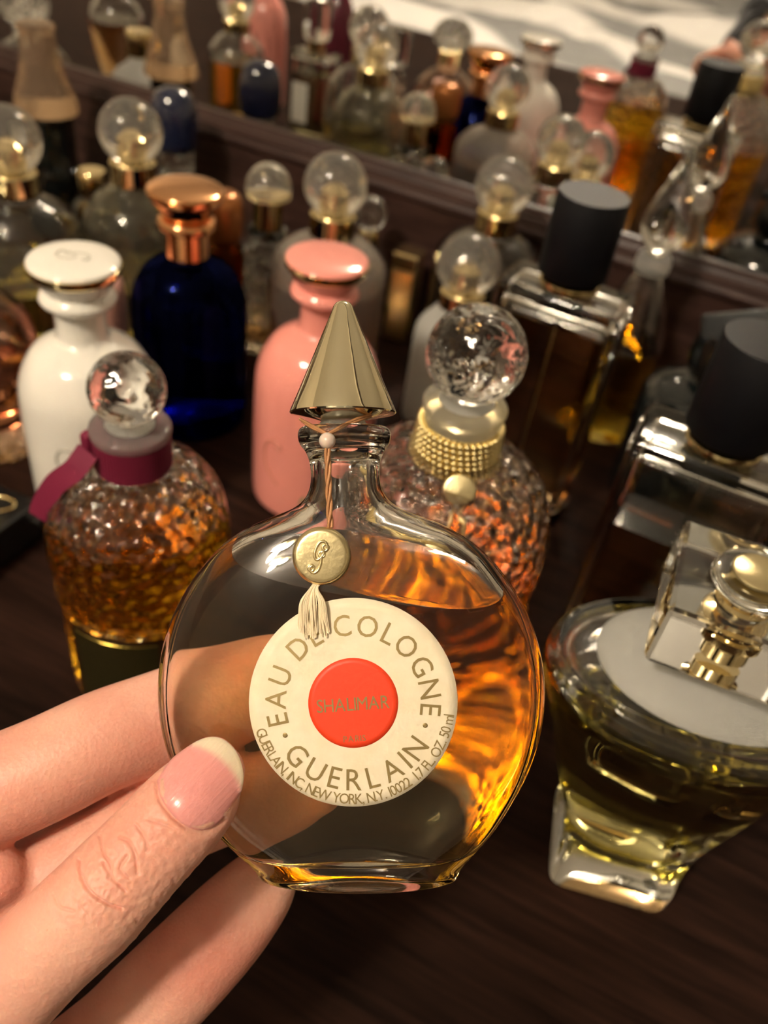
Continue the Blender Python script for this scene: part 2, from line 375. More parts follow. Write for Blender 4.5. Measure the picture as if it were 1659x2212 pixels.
# lyre bottles: white, cobalt, salmon
BODY = [(.0235, 0), (.0235, 0), (.0268, .0018), (.0280, .006), (.0283, .03), (.0283, .060), (.0268, .073), (.0215, .0835), (.0150, .0885), (.0105, .0915), (.0098, .096)]
NECK = [(.0098, .1000), (.0102, .1045), (.0135, .1065), (.0147, .1085), (.0135, .1108), (.0118, .1120), (.0118, .1125)]
def lyre(name, label, x, y, mat, capmat, bandmat, covered=False):
    t = thing(name, label, 'perfume bottle', (x, y, 0))
    if covered:      # transparent body, metal collar and cap
        P = spline_profile(BODY, 5)
        fill_bottle(t, lathe_bm([(0, .002)]+P+[(0, .096)], 64), lathe_bm(inset_profile(P, .0022, .005, .0955), 64), (0, 0, .074), (0, 0, 1), mat, 'blue')
        lathe('collar', spline_profile([(.0102, .0905), (.0102, .0905), (.0102, .104), (.0106, .1045), (.0130, .1055), (.0136, .1075), (.0130, .1095), (.0118, .1103), (.0118, .1103)], 4), capmat, t, 56)
    else:
        P = spline_profile(BODY+NECK, 5)
        lathe('porcelain_body' if name[0] == 'w' else 'lacquered_body', P, mat, t, 64)
    c = lathe('disc_cap', spline_profile([(.0112, .1108), (.0112, .1108), (.0122, .1120), (.0152, .1168), (.0168, .1200), (.0172, .1222), (.0172, .1222), (.0166, .1236), (.0120, .1247), (.006, .1252), (0, .1253)], 4), capmat, t, 64)
    lathe('cap_band', [(.0165, .1186), (.01715, .1196), (.01752, .1210), (.01752, .1222), (.0165, .1224)], bandmat, c, 64)
    return t
def az_print(parent, name, polys, mat, r, z0, az, sc, w=.0005):
    """strokes drawn on a cylinder wall: polys in (u,v) units, wrapped at radius r"""
    bm = bmesh.new()
    for pl in polys:
        pts = [(r*math.cos(az+u*sc/r), r*math.sin(az+u*sc/r), z0+v*sc) for u, v in spline_profile2(pl)]
        tube_bm(pts, w, 6, bm)
    return ob(name, bm, mat, parent)
def spline_profile2(pl, n=5):
    out = []; P = [np.array(p, float) for p in pl]
    for i in range(len(P)-1):
        p0 = P[i-1] if i else P[0]; p1, p2 = P[i], P[i+1]; p3 = P[i+2] if i+2 < len(P) else p2
        for k in range(n):
            t = k/n; q = .5*((2*p1)+(-p0+p2)*t+(2*p0-5*p1+4*p2-p3)*t*t+(-p0+3*p1-3*p2+p3)*t**3); out.append(tuple(q))
    out.append(tuple(P[-1])); return out
MONO = [(.95, .75), (.7, .95), (.35, .9), (.1, .55), (.05, .1), (.25, -.15), (.55, -.05), (.75, .2), (.72, .35), (.58, .32), (.6, .1), (.62, -.3), (.5, -.75), (.2, -.95), (-.1, -.85), (-.2, -.62), (-.02, -.52)]
MONO2 = [(.95, .75), (1.02, .5), (.85, .38), (.72, .5)]
wt = lyre('white_bottle', 'white porcelain bottle with wide disc cap and gold rim, left of the blue bottle', -.2256, .2241, M['white'], M['white'], M['gold'])
bl = lyre('blue_bottle', 'cobalt blue glass bottle with polished copper cap and collar', -.2383, .3092, M['blueglass'], M['copper'], M['copper'], True)
pk = lyre('pink_bottle', 'salmon pink lacquered bottle with disc cap and thin gold rim', -.1539, .2908, M['pink'], M['pink'], M['gold'])
capaz = math.atan2(-.2241, .2256)
bm = bmesh.new()
for pl in (MONO, MONO2):
    pts = [((u-.4)*.0075*math.cos(2.4)-(v)*.0075*math.sin(2.4)*.8, (u-.4)*.0075*math.sin(2.4)+v*.0075*math.cos(2.4)*.8, .1251) for u, v in spline_profile2(pl)]
    tube_bm(pts, .0005, 6, bm)
for v in bm.verts: v.co.z = min(v.co.z, .1256)
ob('cap_monogram', bm, M['grey_print'], wt)
az_print(wt, 'body_monogram', [MONO, MONO2], M['grey_print'], .0283, .046, capaz-.62, .0085, .0006)
az_print(wt, 'body_script', [[(0, 0), (.2, .5), (.4, .05), (.6, .5), (.8, .1), (1.1, .3)], [(1.6, -.1), (1.7, .6), (1.8, 0), (2.1, .1)], [(-1.0, -2.0), (-.6, -2.5), (0, -2.6), (.7, -3.0)], [(-1.2, -3.0), (-.5, -3.6), (.2, -3.8)]], M['grey_print'], .0283, .044, capaz-.22, .006, .0004)
bm = bmesh.new()
for k in range(5):
    a = k*1.26; tube_bm([( .0284*math.cos(capaz+1.12+.06*math.cos(a)), .0284*math.sin(capaz+1.12+.06*math.cos(a)), .064+.0022*math.sin(a)), (.0287*math.cos(capaz+1.12), .0287*math.sin(capaz+1.12), .064)], .0013, 8, bm)
ob('rose_print', bm, M['rose'], wt)
bm = bmesh.new(); tube_bm([(.0284*math.cos(capaz+1.12), .0284*math.sin(capaz+1.12), .061), (.0284*math.cos(capaz+1.18), .0284*math.sin(capaz+1.18), .055), (.0284*math.cos(capaz+1.25), .0284*math.sin(capaz+1.25), .052)], .0008, 6, bm)
ob('rose_leaf', bm, M['leaf'], wt)
paz = math.atan2(-.2908, .1539)
az_print(pk, 'body_monogram', [[(0, 1.2), (-.6, .9), (-.9, .2), (-.8, -.6), (-.4, -1.3), (.2, -1.9)], [(-.2, 1.2), (.3, 1.0), (.2, .7), (-.1, .8)]], M['pinkprint'], .0283, .036, paz-.60, .008, .0006)
az_print(pk, 'body_script', [[(0, 0), (.2, .6), (.5, .0), (.7, .6), (1, .1)], [(-.5, -1), (0, -.6), (.6, -1.1), (1.1, -.8)]], M['leaf'], .0283, .014, paz-.12, .006, .0006)
# pressed-glass stoppered bottles (ribbon and gold thread)
BEE = [(.0240, 0), (.0240, 0), (.0272, .0016), (.0285, .006), (.0288, .024), (.0289, .047), (.0300, .0525), (.0300, .0525), (.0292, .0555), (.0299, .062), (.0303, .070), (.0297, .079), (.0276, .088), (.0232, .0950), (.0175, .0995), (.0118, .1020), (.0112, .104), (.0112, .104)]
def bee(label, x, y, sr, sz, lkey, lev):
    t = thing('stoppered_bottle', label, 'perfume bottle', (x, y, 0))
    P = [(r*sr, z*sz) for r, z in spline_profile(BEE, 4)]
    fill_bottle(t, lathe_bm([(0, .002)]+P+[(0, .104*sz)], 72), lathe_bm(inset_profile(P, .0026, .007, .103*sz), 72), (0, 0, lev), (0, 0, 1), M['bee'], lkey)
    return t
s5 = bee('small honeycomb glass bottle with crimson ribbon and crystal ball stopper', -.1491, .1627, 1.0, 1.0, 'amber', .083)
lathe('neck_ring', spline_profile([(.0108, .104), (.0110, .108), (.0118, .1125), (.0124, .1145), (.0120, .1162), (.0095, .1168)], 4), M['clearish'], s5)
lathe('stopper_plug', [(.0075, .1169), (.007, .119), (.0066, .1205)], M['ground'], s5)
ball_mesh(s5, .1290, .0115, M['cutball'], 'ball_stopper')
# ribbon: pleated band, knot and tail
m, nt, out = newmat('ribbed ribbon'); tc = N(nt, 'ShaderNodeTexCoord')
gr = N(nt, 'ShaderNodeTexGradient', gradient_type='RADIAL'); nt.links.new(tc.outputs['Object'], gr.inputs[0])
mu = N(nt, 'ShaderNodeMath', operation='MULTIPLY'); mu.inputs[1].default_value = 2*PI*72; nt.links.new(gr.outputs['Fac'], mu.inputs[0])
sn = N(nt, 'ShaderNodeMath', operation='SINE'); nt.links.new(mu.outputs[0], sn.inputs[0])
b = N(nt, 'ShaderNodeBump', i_Strength=.5, i_Distance=.0004); nt.links.new(sn.outputs[0], b.inputs['Height'])
p = N(nt, 'ShaderNodeBsdfPrincipled'); p.inputs['Base Color'].default_value = (.17, .010, .035, 1); p.inputs['Roughness'].default_value = .6; p.inputs['Specular IOR Level'].default_value = .3
nt.links.new(b.outputs[0], p.inputs['Normal']); nt.links.new(p.outputs[0], out.inputs[0]); M['ribbon_band'] = m
rb = lathe('ribbon_band', [(.0116, .1015), (.0120, .1019), (.0120, .1131), (.0113, .1134)], M['ribbon_band'], s5, 72)
kx, ky = .0121*math.cos(-2.62), .0121*math.sin(-2.62)
bm = box_bm(.004, .0045, .008, (kx*1.08, ky*1.08, .1085), .0015, 3); ob('ribbon_knot', bm, M['ribbon'], rb)
tl = [atd(190, 975, .256), atd(160, 1015, .257), atd(120, 1045, .261), atd(95, 1085, .266), atd(84, 1118, .270)]
tl = [Vector(q)-Vector((-.1491, .1627, 0)) for q in tl]
tp = tl
def spline3(P, n=6):
    P = [np.array(p, float) for p in P]; out = []
    for i in range(len(P)-1):
        p0 = P[i-1] if i else 2*P[0]-P[1]; p1, p2 = P[i], P[i+1]; p3 = P[i+2] if i+2 < len(P) else 2*p2-p1
        for k in range(n):
            t = k/n; out.append(.5*((2*p1)+(-p0+p2)*t+(2*p0-5*p1+4*p2-p3)*t*t+(-p0+3*p1-3*p2+p3)*t**3))
    out.append(P[-1]); return out
tp = spline3(tl); bm = bmesh.new(); rows = []
for i, q in enumerate(tp):
    d = (tp[min(i+1, len(tp)-1)]-tp[max(i-1, 0)]); d = d/np.linalg.norm(d)
    w = np.cross(d, FWD); w = w/np.linalg.norm(w)*.0036; nn = np.cross(w, d); nn = nn/np.linalg.norm(nn)*.0003
    rows.append([Vector(q+w+nn), Vector(q-w+nn), Vector(q-w-nn), Vector(q+w-nn)])
ob('ribbon_tail', loft_bm(rows), M['ribbon'], rb, True, 40)
def plate_bm(r, az, da, z0, z1, th, n=16):
    rows = []
    for i in range(n+1):
        a = az-da+2*da*i/n; c, s = math.cos(a), math.sin(a)
        rows.append([Vector((r*c, r*s, z0)), Vector((r*c, r*s, z1)), Vector(((r+th)*c, (r+th)*s, z1)), Vector(((r+th)*c, (r+th)*s, z0))])
    bm = loft_bm(rows); bmesh.ops.recalc_face_normals(bm, faces=bm.faces[:]); return bm
laz = math.atan2(-.1627, .1491)-.42
pl_ = ob('label_plate', plate_bm(.0290, laz, .58, .006, .0495, .0007), M['gold'], s5, True, 30)
M['olive'] = pbr('dark gold label face', (.20, .17, .06), .25, .9)  # darker olive tone than the gold plate around it
ob('label_face', plate_bm(.0293, laz, .50, .009, .0465, .0006), M['olive'], pl_, True, 30)

s6 = bee('large honeycomb glass bottle with gold thread collar, seal and crystal ball stopper', -.0598, .2081, 1.22, 1.17, 'orange', .080)
lathe('neck_ring', spline_profile([(.0112, .1216), (.0114, .128), (.0120, .1325), (.0128, .1350), (.0126, .1368), (.0100, .1375)], 4), M['clearish'], s6)
lathe('stopper_plug', [(.0085, .1376), (.0078, .139), (.0074, .1405)], M['ground'], s6)
ball_mesh(s6, .1532, .0146, M['cutball'], 'ball_stopper')
bm = bmesh.new()      # collar of gilded thread: rows of little beads
for k in range(7):
    z = .1172+k*.0020; rr = .0126+.0010*(1-k/6)*.6; n = 38
    for i in range(n):
        a = 2*PI*(i+.5*(k % 2))/n + k*.05
        mm = Matrix.Translation((rr*math.cos(a), rr*math.sin(a), z)); bmesh.ops.create_icosphere(bm, subdivisions=1, radius=.00125, matrix=mm)
gc = ob('gold_thread_collar', bm, M['bead'], s6)
lathe('collar_lining', [(.0122, .1160), (.0127, .1165), (.0120, .1300), (.0118, .1305)], M['satin'], gc)
caz = math.atan2(-.2081, .0598)-.10
sealp = np.array(atd(992, 1060, .2535))-np.array([-.0598, .2081, 0])
def disc_bm(c, nrm, r, th, seg=40, dome=.15):
    prof = spline_profile([(r*.92, 0), (r, th*.25), (r*.99, th*.6), (r*.90, th*.92), (r*.7, th), (0, th*(1+dome))], 4)
    bm = lathe_bm([(0, 0)]+prof, seg); q = Vector((0, 0, 1)).rotation_difference(Vector(nrm)).to_matrix().to_4x4()
    bmesh.ops.transform(bm, matrix=Matrix.Translation(Vector(c)) @ q, verts=bm.verts[:]); return bm
sn_ = (CAM-np.array([-.0598, .2081, .10])); sn_ = sn_/np.linalg.norm(sn_)
sl = ob('gold_seal', disc_bm(sealp, sn_, .0051, .0016), M['satin'], s6)
bm = bmesh.new()
for dx in (-10, 12):
    tube_bm([Vector(atd(990+dx*.6, 1090, .2555))-Vector((-.0598, .2081, 0)), Vector(atd(983+dx, 1120, .2545))-Vector((-.0598, .2081, 0)), Vector(atd(982+dx*1.3, 1160, .2545))-Vector((-.0598, .2081, 0))], .0008, 8, bm)
ob('gold_cord', bm, M['bead'], sl)
# tall square spray bottles with matte black caps
def square_bottle(label, x, y, rz, lkey, lev, z1=.118, hx=.0285, hy=.0150):
    t = thing('square_bottle', label, 'perfume bottle', (x, y, 0), rz)
    outer = box_bm(2*hx, 2*hy, z1, (0, 0, z1/2), .0035, 4)
    cav = box_bm(2*hx-.008, 2*hy-.008, z1-.018, (0, 0, .011+(z1-.018)/2), .0032, 3)
    fill_bottle(t, outer, cav, (0, 0, lev), (0, 0, 1), M['clear'], lkey, 30)
    lathe('gold_collar', spline_profile([(.0105, z1), (.0105, z1), (.0128, z1+.0006), (.0130, z1+.0035), (.0105, z1+.0045), (.0100, z1+.0065)], 3), M['gold'], t)
    c = lathe('black_cap', [(.0144, z1+.0062), (.0148, z1+.0066), (.0148, .1577), (.0145, .1582)], M['matteblack'], t, 64, 50)
    lathe('spray_tube', [(.0011, .014), (.0011, z1-.009)], M['clear'], t, 12)
    return t
square_bottle('tall square bottle of dark amber perfume with black cap, beside the mirror frame', -.0664, .3476, -.03, 'brown', .104)
square_bottle('tall square half full bottle with black cap at the right edge of the photo', .0145, .2665, .0, 'brown', .080)
# teardrop stopper decanter
td = thing('teardrop_bottle', 'slim decanter with pointed teardrop stopper between black cap and frame', 'perfume bottle', (-.0453, .4415, 0))
P = spline_profile([(.0175, 0), (.0175, 0), (.0205, .002), (.021, .02), (.0200, .055), (.0160, .075), (.0110, .088), (.0078, .0945), (.0075, .097), (.0075, .097)], 4)
fill_bottle(td, lathe_bm([(0, .0015)]+P+[(0, .097)], 48), lathe_bm(inset_profile(P, .0018, .006, .096), 48), (0, 0, .056), (0, 0, 1), M['clear'], 'gold')
lathe('neck_ring', spline_profile([(.0078, .097), (.0090, .0985), (.0092, .1030), (.0082, .1060)], 3), M['ground'], td)
lathe('teardrop_stopper', spline_profile([(.0045, .1062), (.0055, .1085), (.0100, .1140), (.0118, .1205), (.0105, .130), (.0070, .141), (.0035, .152), (.0014, .1605), (0, .162)], 5), M['clear'], td)
# black bottle hidden behind the right square bottle
kb = thing('black_bottle', 'glossy black glass bottle with slanted stopper behind the right square bottle', 'perfume bottle', (.0045, .392, 0))
lathe('black_body', spline_profile([(.026, 0), (.026, 0), (.0290, .003), (.0305, .02), (.0310, .055), (.0280, .067), (.018, .0735), (.0115, .0765), (.0115, .080)], 4), M['blackglass'], kb)
c = lathe('black_stopper', spline_profile([(.0118, .080), (.0118, .080), (.0150, .083), (.0155, .090), (.0135, .1010), (.0135, .1010)], 4), M['blackglass'], kb)
bm = box_bm(.030, .018, .006, (0, 0, 0), .002, 3); bmesh.ops.rotate(bm, verts=bm.verts[:], cent=(0, 0, 0), matrix=Euler((.30, -.35, .2)).to_matrix()); bmesh.ops.translate(bm, verts=bm.verts[:], vec=(.000, 0, .104)); ob('stopper_slab', bm, pbr('satin black glass', (.006, .007, .008), .35, 0, .3), c, False)
# frosted shoulder bottle at lower right
tr = thing('oval_bottle', 'oval glass bottle of pale perfume with frosted shoulder and square crystal cap', 'perfume bottle', (.0330, .1830, 0), .236)
def sup(w, d, z, n, N_=64, yo=0):
    out = []
    for i in range(N_):
        a = 2*PI*i/N_; c, s = math.cos(a), math.sin(a)
        out.append((w*math.copysign(abs(c)**(2/n), c), yo+d*math.copysign(abs(s)**(2/n), s), z))
    return out
def interp_rings(keys, m=5):
    K = [np.array(k, float) for k in keys]; out = []
    for i in range(len(K)-1):
        p0 = K[i-1] if i else K[0]; p1, p2 = K[i], K[i+1]; p3 = K[i+2] if i+2 < len(K) else p2
        for k in range(m):
            t = k/m; out.append(.5*((2*p1)+(-p0+p2)*t+(2*p0-5*p1+4*p2-p3)*t*t+(-p0+3*p1-3*p2+p3)*t**3))
    out.append(K[-1]); return out
TK = [(.0185, .0185, .0005, 9), (.0199, .0199, .002, 9), (.0200, .0200, .012, 9), (.0198, .0190, .020, 7), (.0225, .0178, .030, 4), (.0300, .0195, .048, 2.8), (.0355, .0225, .065, 2.3), (.0420, .0260, .080, 2.1), (.0445, .0280, .088, 2), (.0450, .0285, .093, 2), (.0443, .0280, .0965, 2), (.0425, .0265, .0985, 2)]
TI = [(.0150, .0120, .019, 3), (.0175, .0135, .026, 3), (.0255, .0160, .045, 2.4), (.0310, .0190, .063, 2.2), (.0375, .0220, .079, 2), (.0402, .0242, .087, 2), (.0406, .0246, .091, 2), (.0385, .0230, .0945, 2), (.0335, .0195, .0955, 2)]
outer = loft_bm([sup(a, b, z, n) for a, b, z, n in interp_rings(TK)])
cav = loft_bm([sup(a, b, z, n) for a, b, z, n in interp_rings(TI)])
fill_bottle(tr, outer, cav, (0, 0, .082), (0, 0, 1), M['clear'], 'green', 40)
ob('frosted_shoulder', loft_bm([sup(.0320*k, .0225*k, z, 2) for k, z in ((1, .0987), (1.0, .0996), (.93, .1012), (.78, .1040), (.58, .1070), (.42, .1092), (.32, .1100))]), M['frostwhite'], tr, True, 60)
def shift(o, x=-.004, y=-.004, rz=0):
    mm = Matrix.Translation((x, y, 0)) @ Matrix.Rotation(rz, 4, 'Z'); o.data.transform(mm); return o
shift(lathe('spray_collar', [(.0085, .1100), (.0085, .1160), (.0078, .1165)], M['gold'], tr))
co_ = shift(ob('crystal_cap', box_bm(.037, .037, .019, (0, 0, .1268), .0016, 2), M['clear'], tr, False), rz=-.153)
shift(lathe('gold_core', [(.0058, .1190), (.0058, .1235), (.0072, .1240), (.0072, .1265), (.0058, .1270), (.0058, .133)], M['gold'], co_, 40))
bm = lathe_bm(spline_profile([(0, .1364), (.0098, .1364), (.0098, .1364), (.0106, .1376), (.0102, .1392), (.0088, .1398), (0, .1400)], 3), 40); shift(ob('cap_ring', bm, M['clear'], co_, True, 50))
shift(lathe('gold_button', [(.0062, .1401), (.0066, .1405), (.0066, .1412), (.0060, .1416)], M['satin'], co_, 40))
# dome-topped faceted bottle
db = thing('faceted_bottle', 'low faceted crystal bottle with gold collar and clear dome cap, behind the copper cap', 'perfume bottle', (-.2525, .4011, 0))
P = [(.0215, 0), (.0235, .002), (.0240, .03), (.0235, .048), (.0150, .060), (.0095, .0640), (.0085, .0665), (.0085, .067)]
fill_bottle(db, lathe_bm([(0, .002)]+P+[(0, .067)], 12), lathe_bm(inset_profile(P, .003, .007, .066), 12), (0, 0, .02), (0, 0, 1), M['facet'], 'brown', 20)
lathe('crystal_neck', spline_profile([(.0095, .067), (.0115, .0685), (.0115, .0705), (.009, .072)], 3), M['facet'], db)
lathe('gold_collar', [(.0080, .0722), (.0083, .0725), (.0083, .0905), (.0078, .0910)], M['gold'], db)
lathe('dome_cap', spline_profile([(.0125, .0895), (.0125, .0895), (.0128, .0930), (.0120, .0985), (.0090, .1035), (.0045, .1065), (0, .1072)], 4), M['ball'], db)
# small crystal ball bottle by the frame
cb = thing('crystal_bottle', 'small crystal bottle with cut ball stopper tucked behind the peach frosted bottle', 'perfume bottle', (-.2130, .4520, 0))
P = [(.0100, 0), (.0120, .002), (.0122, .03), (.0115, .046), (.0080, .054), (.0060, .058)]
lathe('crystal_body', P, M['facet'], cb, 10, 20); lathe('gold_collar', [(.0065, .0581), (.0065, .0650)], M['gold'], cb)
ball_mesh(cb, .0755, .0102, M['cutball'], 'ball_stopper')
# gold box behind the peach bottle
gb = thing('gold_box', 'narrow gold metal box standing against the mirror frame', 'box', (-.1865, .4580, 0), .1)
ob('box_body', box_bm(.0160, .0160, .048, (0, 0, .0242), .0015, 2), M['satin'], gb, False)
ob('box_lid', box_bm(.0168, .0168, .010, (0, 0, .0535), .0015, 2), M['gold'], gb, False)
# amber flask behind the copper cap
af = thing('amber_bottle', 'small amber glass bottle peeping out right of the copper cap', 'perfume bottle', (-.2510, .3540, 0))
P = spline_profile([(.0100, 0), (.0100, 0), (.0118, .002), (.012, .04), (.012, .072), (.0085, .080), (.0085, .080)], 3)
lathe('amber_body', P, glass('amber glass', (.62, .22, .06), 1.5), af); lathe('amber_cap', spline_profile([(.0085, .0802), (.0110, .084), (.0118, .094), (.0105, .103), (.006, .106)], 3), pbr('bronze lacquer', (.38, .14, .04), .25, .6), af)
# pale pink bottle behind the white one
pp = thing('pale_pink_bottle', 'pale pink round shouldered bottle half hidden behind the white bottle', 'perfume bottle', (-.2830, .2880, 0))
lathe('lacquered_body', spline_profile([(.0150, 0), (.0150, 0), (.0172, .002), (.0175, .03), (.0175, .064), (.0155, .073), (.009, .078), (.0060, .079)], 4), M['palepink'], pp); lathe('pink_cap', [(.0065, .0792), (.0068, .0795), (.0068, .088), (.0064, .0884)], M['palepink'], pp)
# tall bottle with flared glass sleeve
dk = thing('flared_bottle', 'black bottle with tall flared tan cap near the left edge, against the frame', 'perfume bottle', (-.4440, .4340, 0))
lathe('black_body', spline_profile([(.017, 0), (.017, 0), (.019, .002), (.0190, .018), (.0165, .026), (.0160, .030), (.0160, .030)], 4), M['blackglass'], dk)
lathe('black_collar', spline_profile([(.0162, .0302), (.0170, .034), (.0170, .046), (.0158, .050), (.0158, .078), (.0150, .082)], 3), M['blackglass'], dk)
lathe('flared_cap', spline_profile([(.0205, .0825), (.0205, .0825), (.0185, .092), (.0140, .105), (.0112, .118), (.0104, .1285), (.0104, .1285), (.0112, .1295), (.0112, .1320), (.0100, .1330)], 4), M['champagne'], dk)
# navy domed bottle
nb = thing('navy_bottle', 'small bottle with navy glass dome cap on a crystal collar, behind the copper cap', 'perfume bottle', (-.3540, .4500, 0))
lathe('crystal_body', [(.0150, 0), (.0170, .002), (.0172, .045), (.012, .058), (.0105, .062)], M['facet'], nb, 12, 20)
lathe('crystal_collar', spline_profile([(.0105, .0622), (.0118, .064), (.0118, .074), (.0100, .0768)], 3), M['facet'], nb)
lathe('navy_dome', spline_profile([(.0105, .0770), (.0140, .080), (.0150, .090), (.0145, .101), (.0115, .1095), (.006, .1135), (0, .1145)], 4), pbr('navy lacquer', (.008, .012, .035), .05, 0, .6, coat=.6), nb)
yb = thing('yellow_bottle', 'small bottle of yellow perfume between the black and the smoky bottle', 'perfume bottle', (-.3960, .4180, 0))
P = spline_profile([(.0120, 0), (.0120, 0), (.0140, .002), (.0142, .03), (.0135, .040), (.0080, .046), (.0080, .046)], 3)
fill_bottle(yb, lathe_bm([(0, .001)]+P+[(0, .046)], 32), lathe_bm(inset_profile(P, .0018, .004, .045), 32), (0, 0, .034), (0, 0, 1), M['clear'], 'gold')
lathe('gold_cap', [(.0085, .0462), (.009, .0468), (.009, .060), (.0085, .0606)], M['gold'], yb)
# peach cut bottle and black case at the left edge
lb = thing('peach_bottle', 'round peach glass bottle with crystal stopper, cut by the left edge', 'perfume bottle', (-.3020, .2310, 0))
P = spline_profile([(.0200, 0), (.0200, 0), (.0225, .002), (.0220, .010), (.0185, .018), (.0220, .030), (.0275, .042), (.0290, .056), (.0260, .070), (.0170, .080), (.0100, .084), (.0095, .088), (.0095, .088)], 4)
fill_bottle(lb, lathe_bm([(0, .001)]+P+[(0, .088)], 56), lathe_bm(inset_profile(P, .0028, .020, .087), 56), (0, 0, .060), (0, 0, 1), M['peachglass'], 'rose')
lathe('gold_collar', [(.0098, .0882), (.0102, .0885), (.0102, .098), (.0096, .0985)], M['gold'], lb)
lathe('crystal_stopper', spline_profile([(.0075, .0987), (.0125, .102), (.0175, .108), (.0165, .115), (.0095, .122), (0, .124)], 3), M['facet'], lb, 14, 20)
bc = thing('black_case', 'flat black case with gold chain motif at the left edge', 'case', (-.2850, .1420, 0))
ob('case_body', box_bm(.104, .104, .0150, (0, 0, .0077), .0015, 2), M['black'], bc, False)
ob('case_lid', box_bm(.105, .105, .0055, (0, 0, .0181), .0015, 2), M['black'], bc, False)
bm = bmesh.new()
for k in range(6):
    a0 = (.038-.013*k, .040-.010*k)
    pts = [(a0[0]+.0085*math.cos(t), a0[1]+.0055*math.sin(t)+.003*math.cos(t), .0212) for t in [2*PI*i/24 for i in range(24)]]
    tube_bm(pts, .0008, 6, bm, True)
ob('chain_motif', bm, M['gold'], bc)
# bottles standing left of the photo that the mirror shows
def mir(name, label, x, y, parts):
    t = thing(name, label, 'perfume bottle', (x, y, 0))
    for p in parts: p(t)
    return t
def sqb(t):
    fill_bottle(t, box_bm(.040, .028, .078, (0, 0, .039), .003, 3), box_bm(.033, .021, .066, (0, 0, .041), .003, 3), (0, 0, .060), (0, 0, 1), M['clear'], 'green', 30)
    lathe('gold_collar', [(.008, .0782), (.008, .088)], M['gold'], t); lathe('glass_cap', spline_profile([(.0075, .0882), (.0115, .090), (.0120, .110), (.0100, .118), (0, .120)], 3), M['clear'], t)
    ob('label_plate', box_bm(.016, .0006, .034, (-.006, .0145, .036), .0002), M['white'], t, False)
mir('square_clear_bottle', 'square clear bottle of yellow green perfume, seen only in the mirror', -.4180, .2620, [sqb])
mir('maroon_bottle', 'tall maroon glass bottle, seen only in the mirror', -.4460, .1730, [lambda t: lathe('maroon_body', spline_profile([(.014, 0), (.014, 0), (.0165, .002), (.0165, .08), (.013, .10), (.008, .11), (.008, .115)], 3), pbr('maroon lacquer', (.13, .018, .035), .2), t), lambda t: lathe('maroon_cap', [(.009, .1152), (.0095, .116), (.0095, .138), (.009, .139)], M['gold'], t)])
mir('rose_pink_bottle', 'tall rose pink bottle with gold cap, seen only in the mirror', -.5170, .1910, [lambda t: lathe('pink_body', spline_profile([(.018, 0), (.018, 0), (.021, .002), (.021, .07), (.016, .09), (.009, .098), (.009, .102)], 3), M['pink'], t), lambda t: lathe('pink_cap', [(.010, .1022), (.011, .103), (.011, .125), (.010, .126)], M['gold'], t)])
def sl_(t):
    P = [(.0100, 0), (.0115, .002), (.0115, .070), (.0070, .078), (.0065, .082)]
    lathe('crystal_body', P, M['facet'], t, 10, 20); lathe('crystal_cap', [(.0070, .0822), (.0110, .084), (.0115, .108), (.0095, .112)], M['clear'], t, 12, 30)
mir('slim_crystal_bottle', 'slim cut crystal bottle, seen only in the mirror', -.3420, .2560, [sl_])
mir('cream_bottle', 'cream frosted round bottle, seen only in the mirror', -.5044, .3965, [lambda t: lathe('frosted_body', spline_profile([(.021, 0), (.021, 0), (.0245, .002), (.025, .05), (.021, .064), (.010, .072), (.009, .076)], 3), M['frostwhite'], t), lambda t: lathe('gold_cap', [(.0095, .0762), (.010, .077), (.010, .094), (.0095, .095)], M['gold'], t)])
def ab(t):
    P = spline_profile([(.0110, 0), (.0110, 0), (.0140, .002), (.0100, .012), (.0110, .030), (.0190, .060), (.0225, .090), (.0150, .104), (.0080, .108), (.0080, .110)], 4)
    fill_bottle(t, lathe_bm([(0, .001)]+P+[(0, .110)], 40), lathe_bm(inset_profile(P, .002, .015, .109), 40), (0, 0, .088), (0, 0, 1), M['clear'], 'brown')
    lathe('gold_cap', [(.0085, .1102), (.009, .111), (.009, .124), (.0085, .125)], M['gold'], t)
mir('tapered_bottle', 'bottle of brown perfume tapering to a small foot, seen only in the mirror', -.5560, .3620, [ab])
def cb2(t):
    P = spline_profile([(.027, 0), (.027, 0), (.0315, .003), (.0335, .03), (.032, .055), (.022, .070), (.011, .077), (.011, .082)], 4)
    fill_bottle(t, lathe_bm([(0, .001)]+P+[(0, .082)], 48), lathe_bm(inset_profile(P, .003, .008, .081), 48), (0, 0, .03), (0, 0, 1), M['clear_rough'], 'pale')
    lathe('glass_stopper', spline_profile([(.0108, .0822), (.0112, .086), (.0185, .094), (.0195, .106), (.0130, .118), (0, .121)], 3), M['facet'], t, 16, 25)
mir('clear_decanter', 'large clear glass decanter, seen only in the mirror', -.5900, .4300, [cb2])
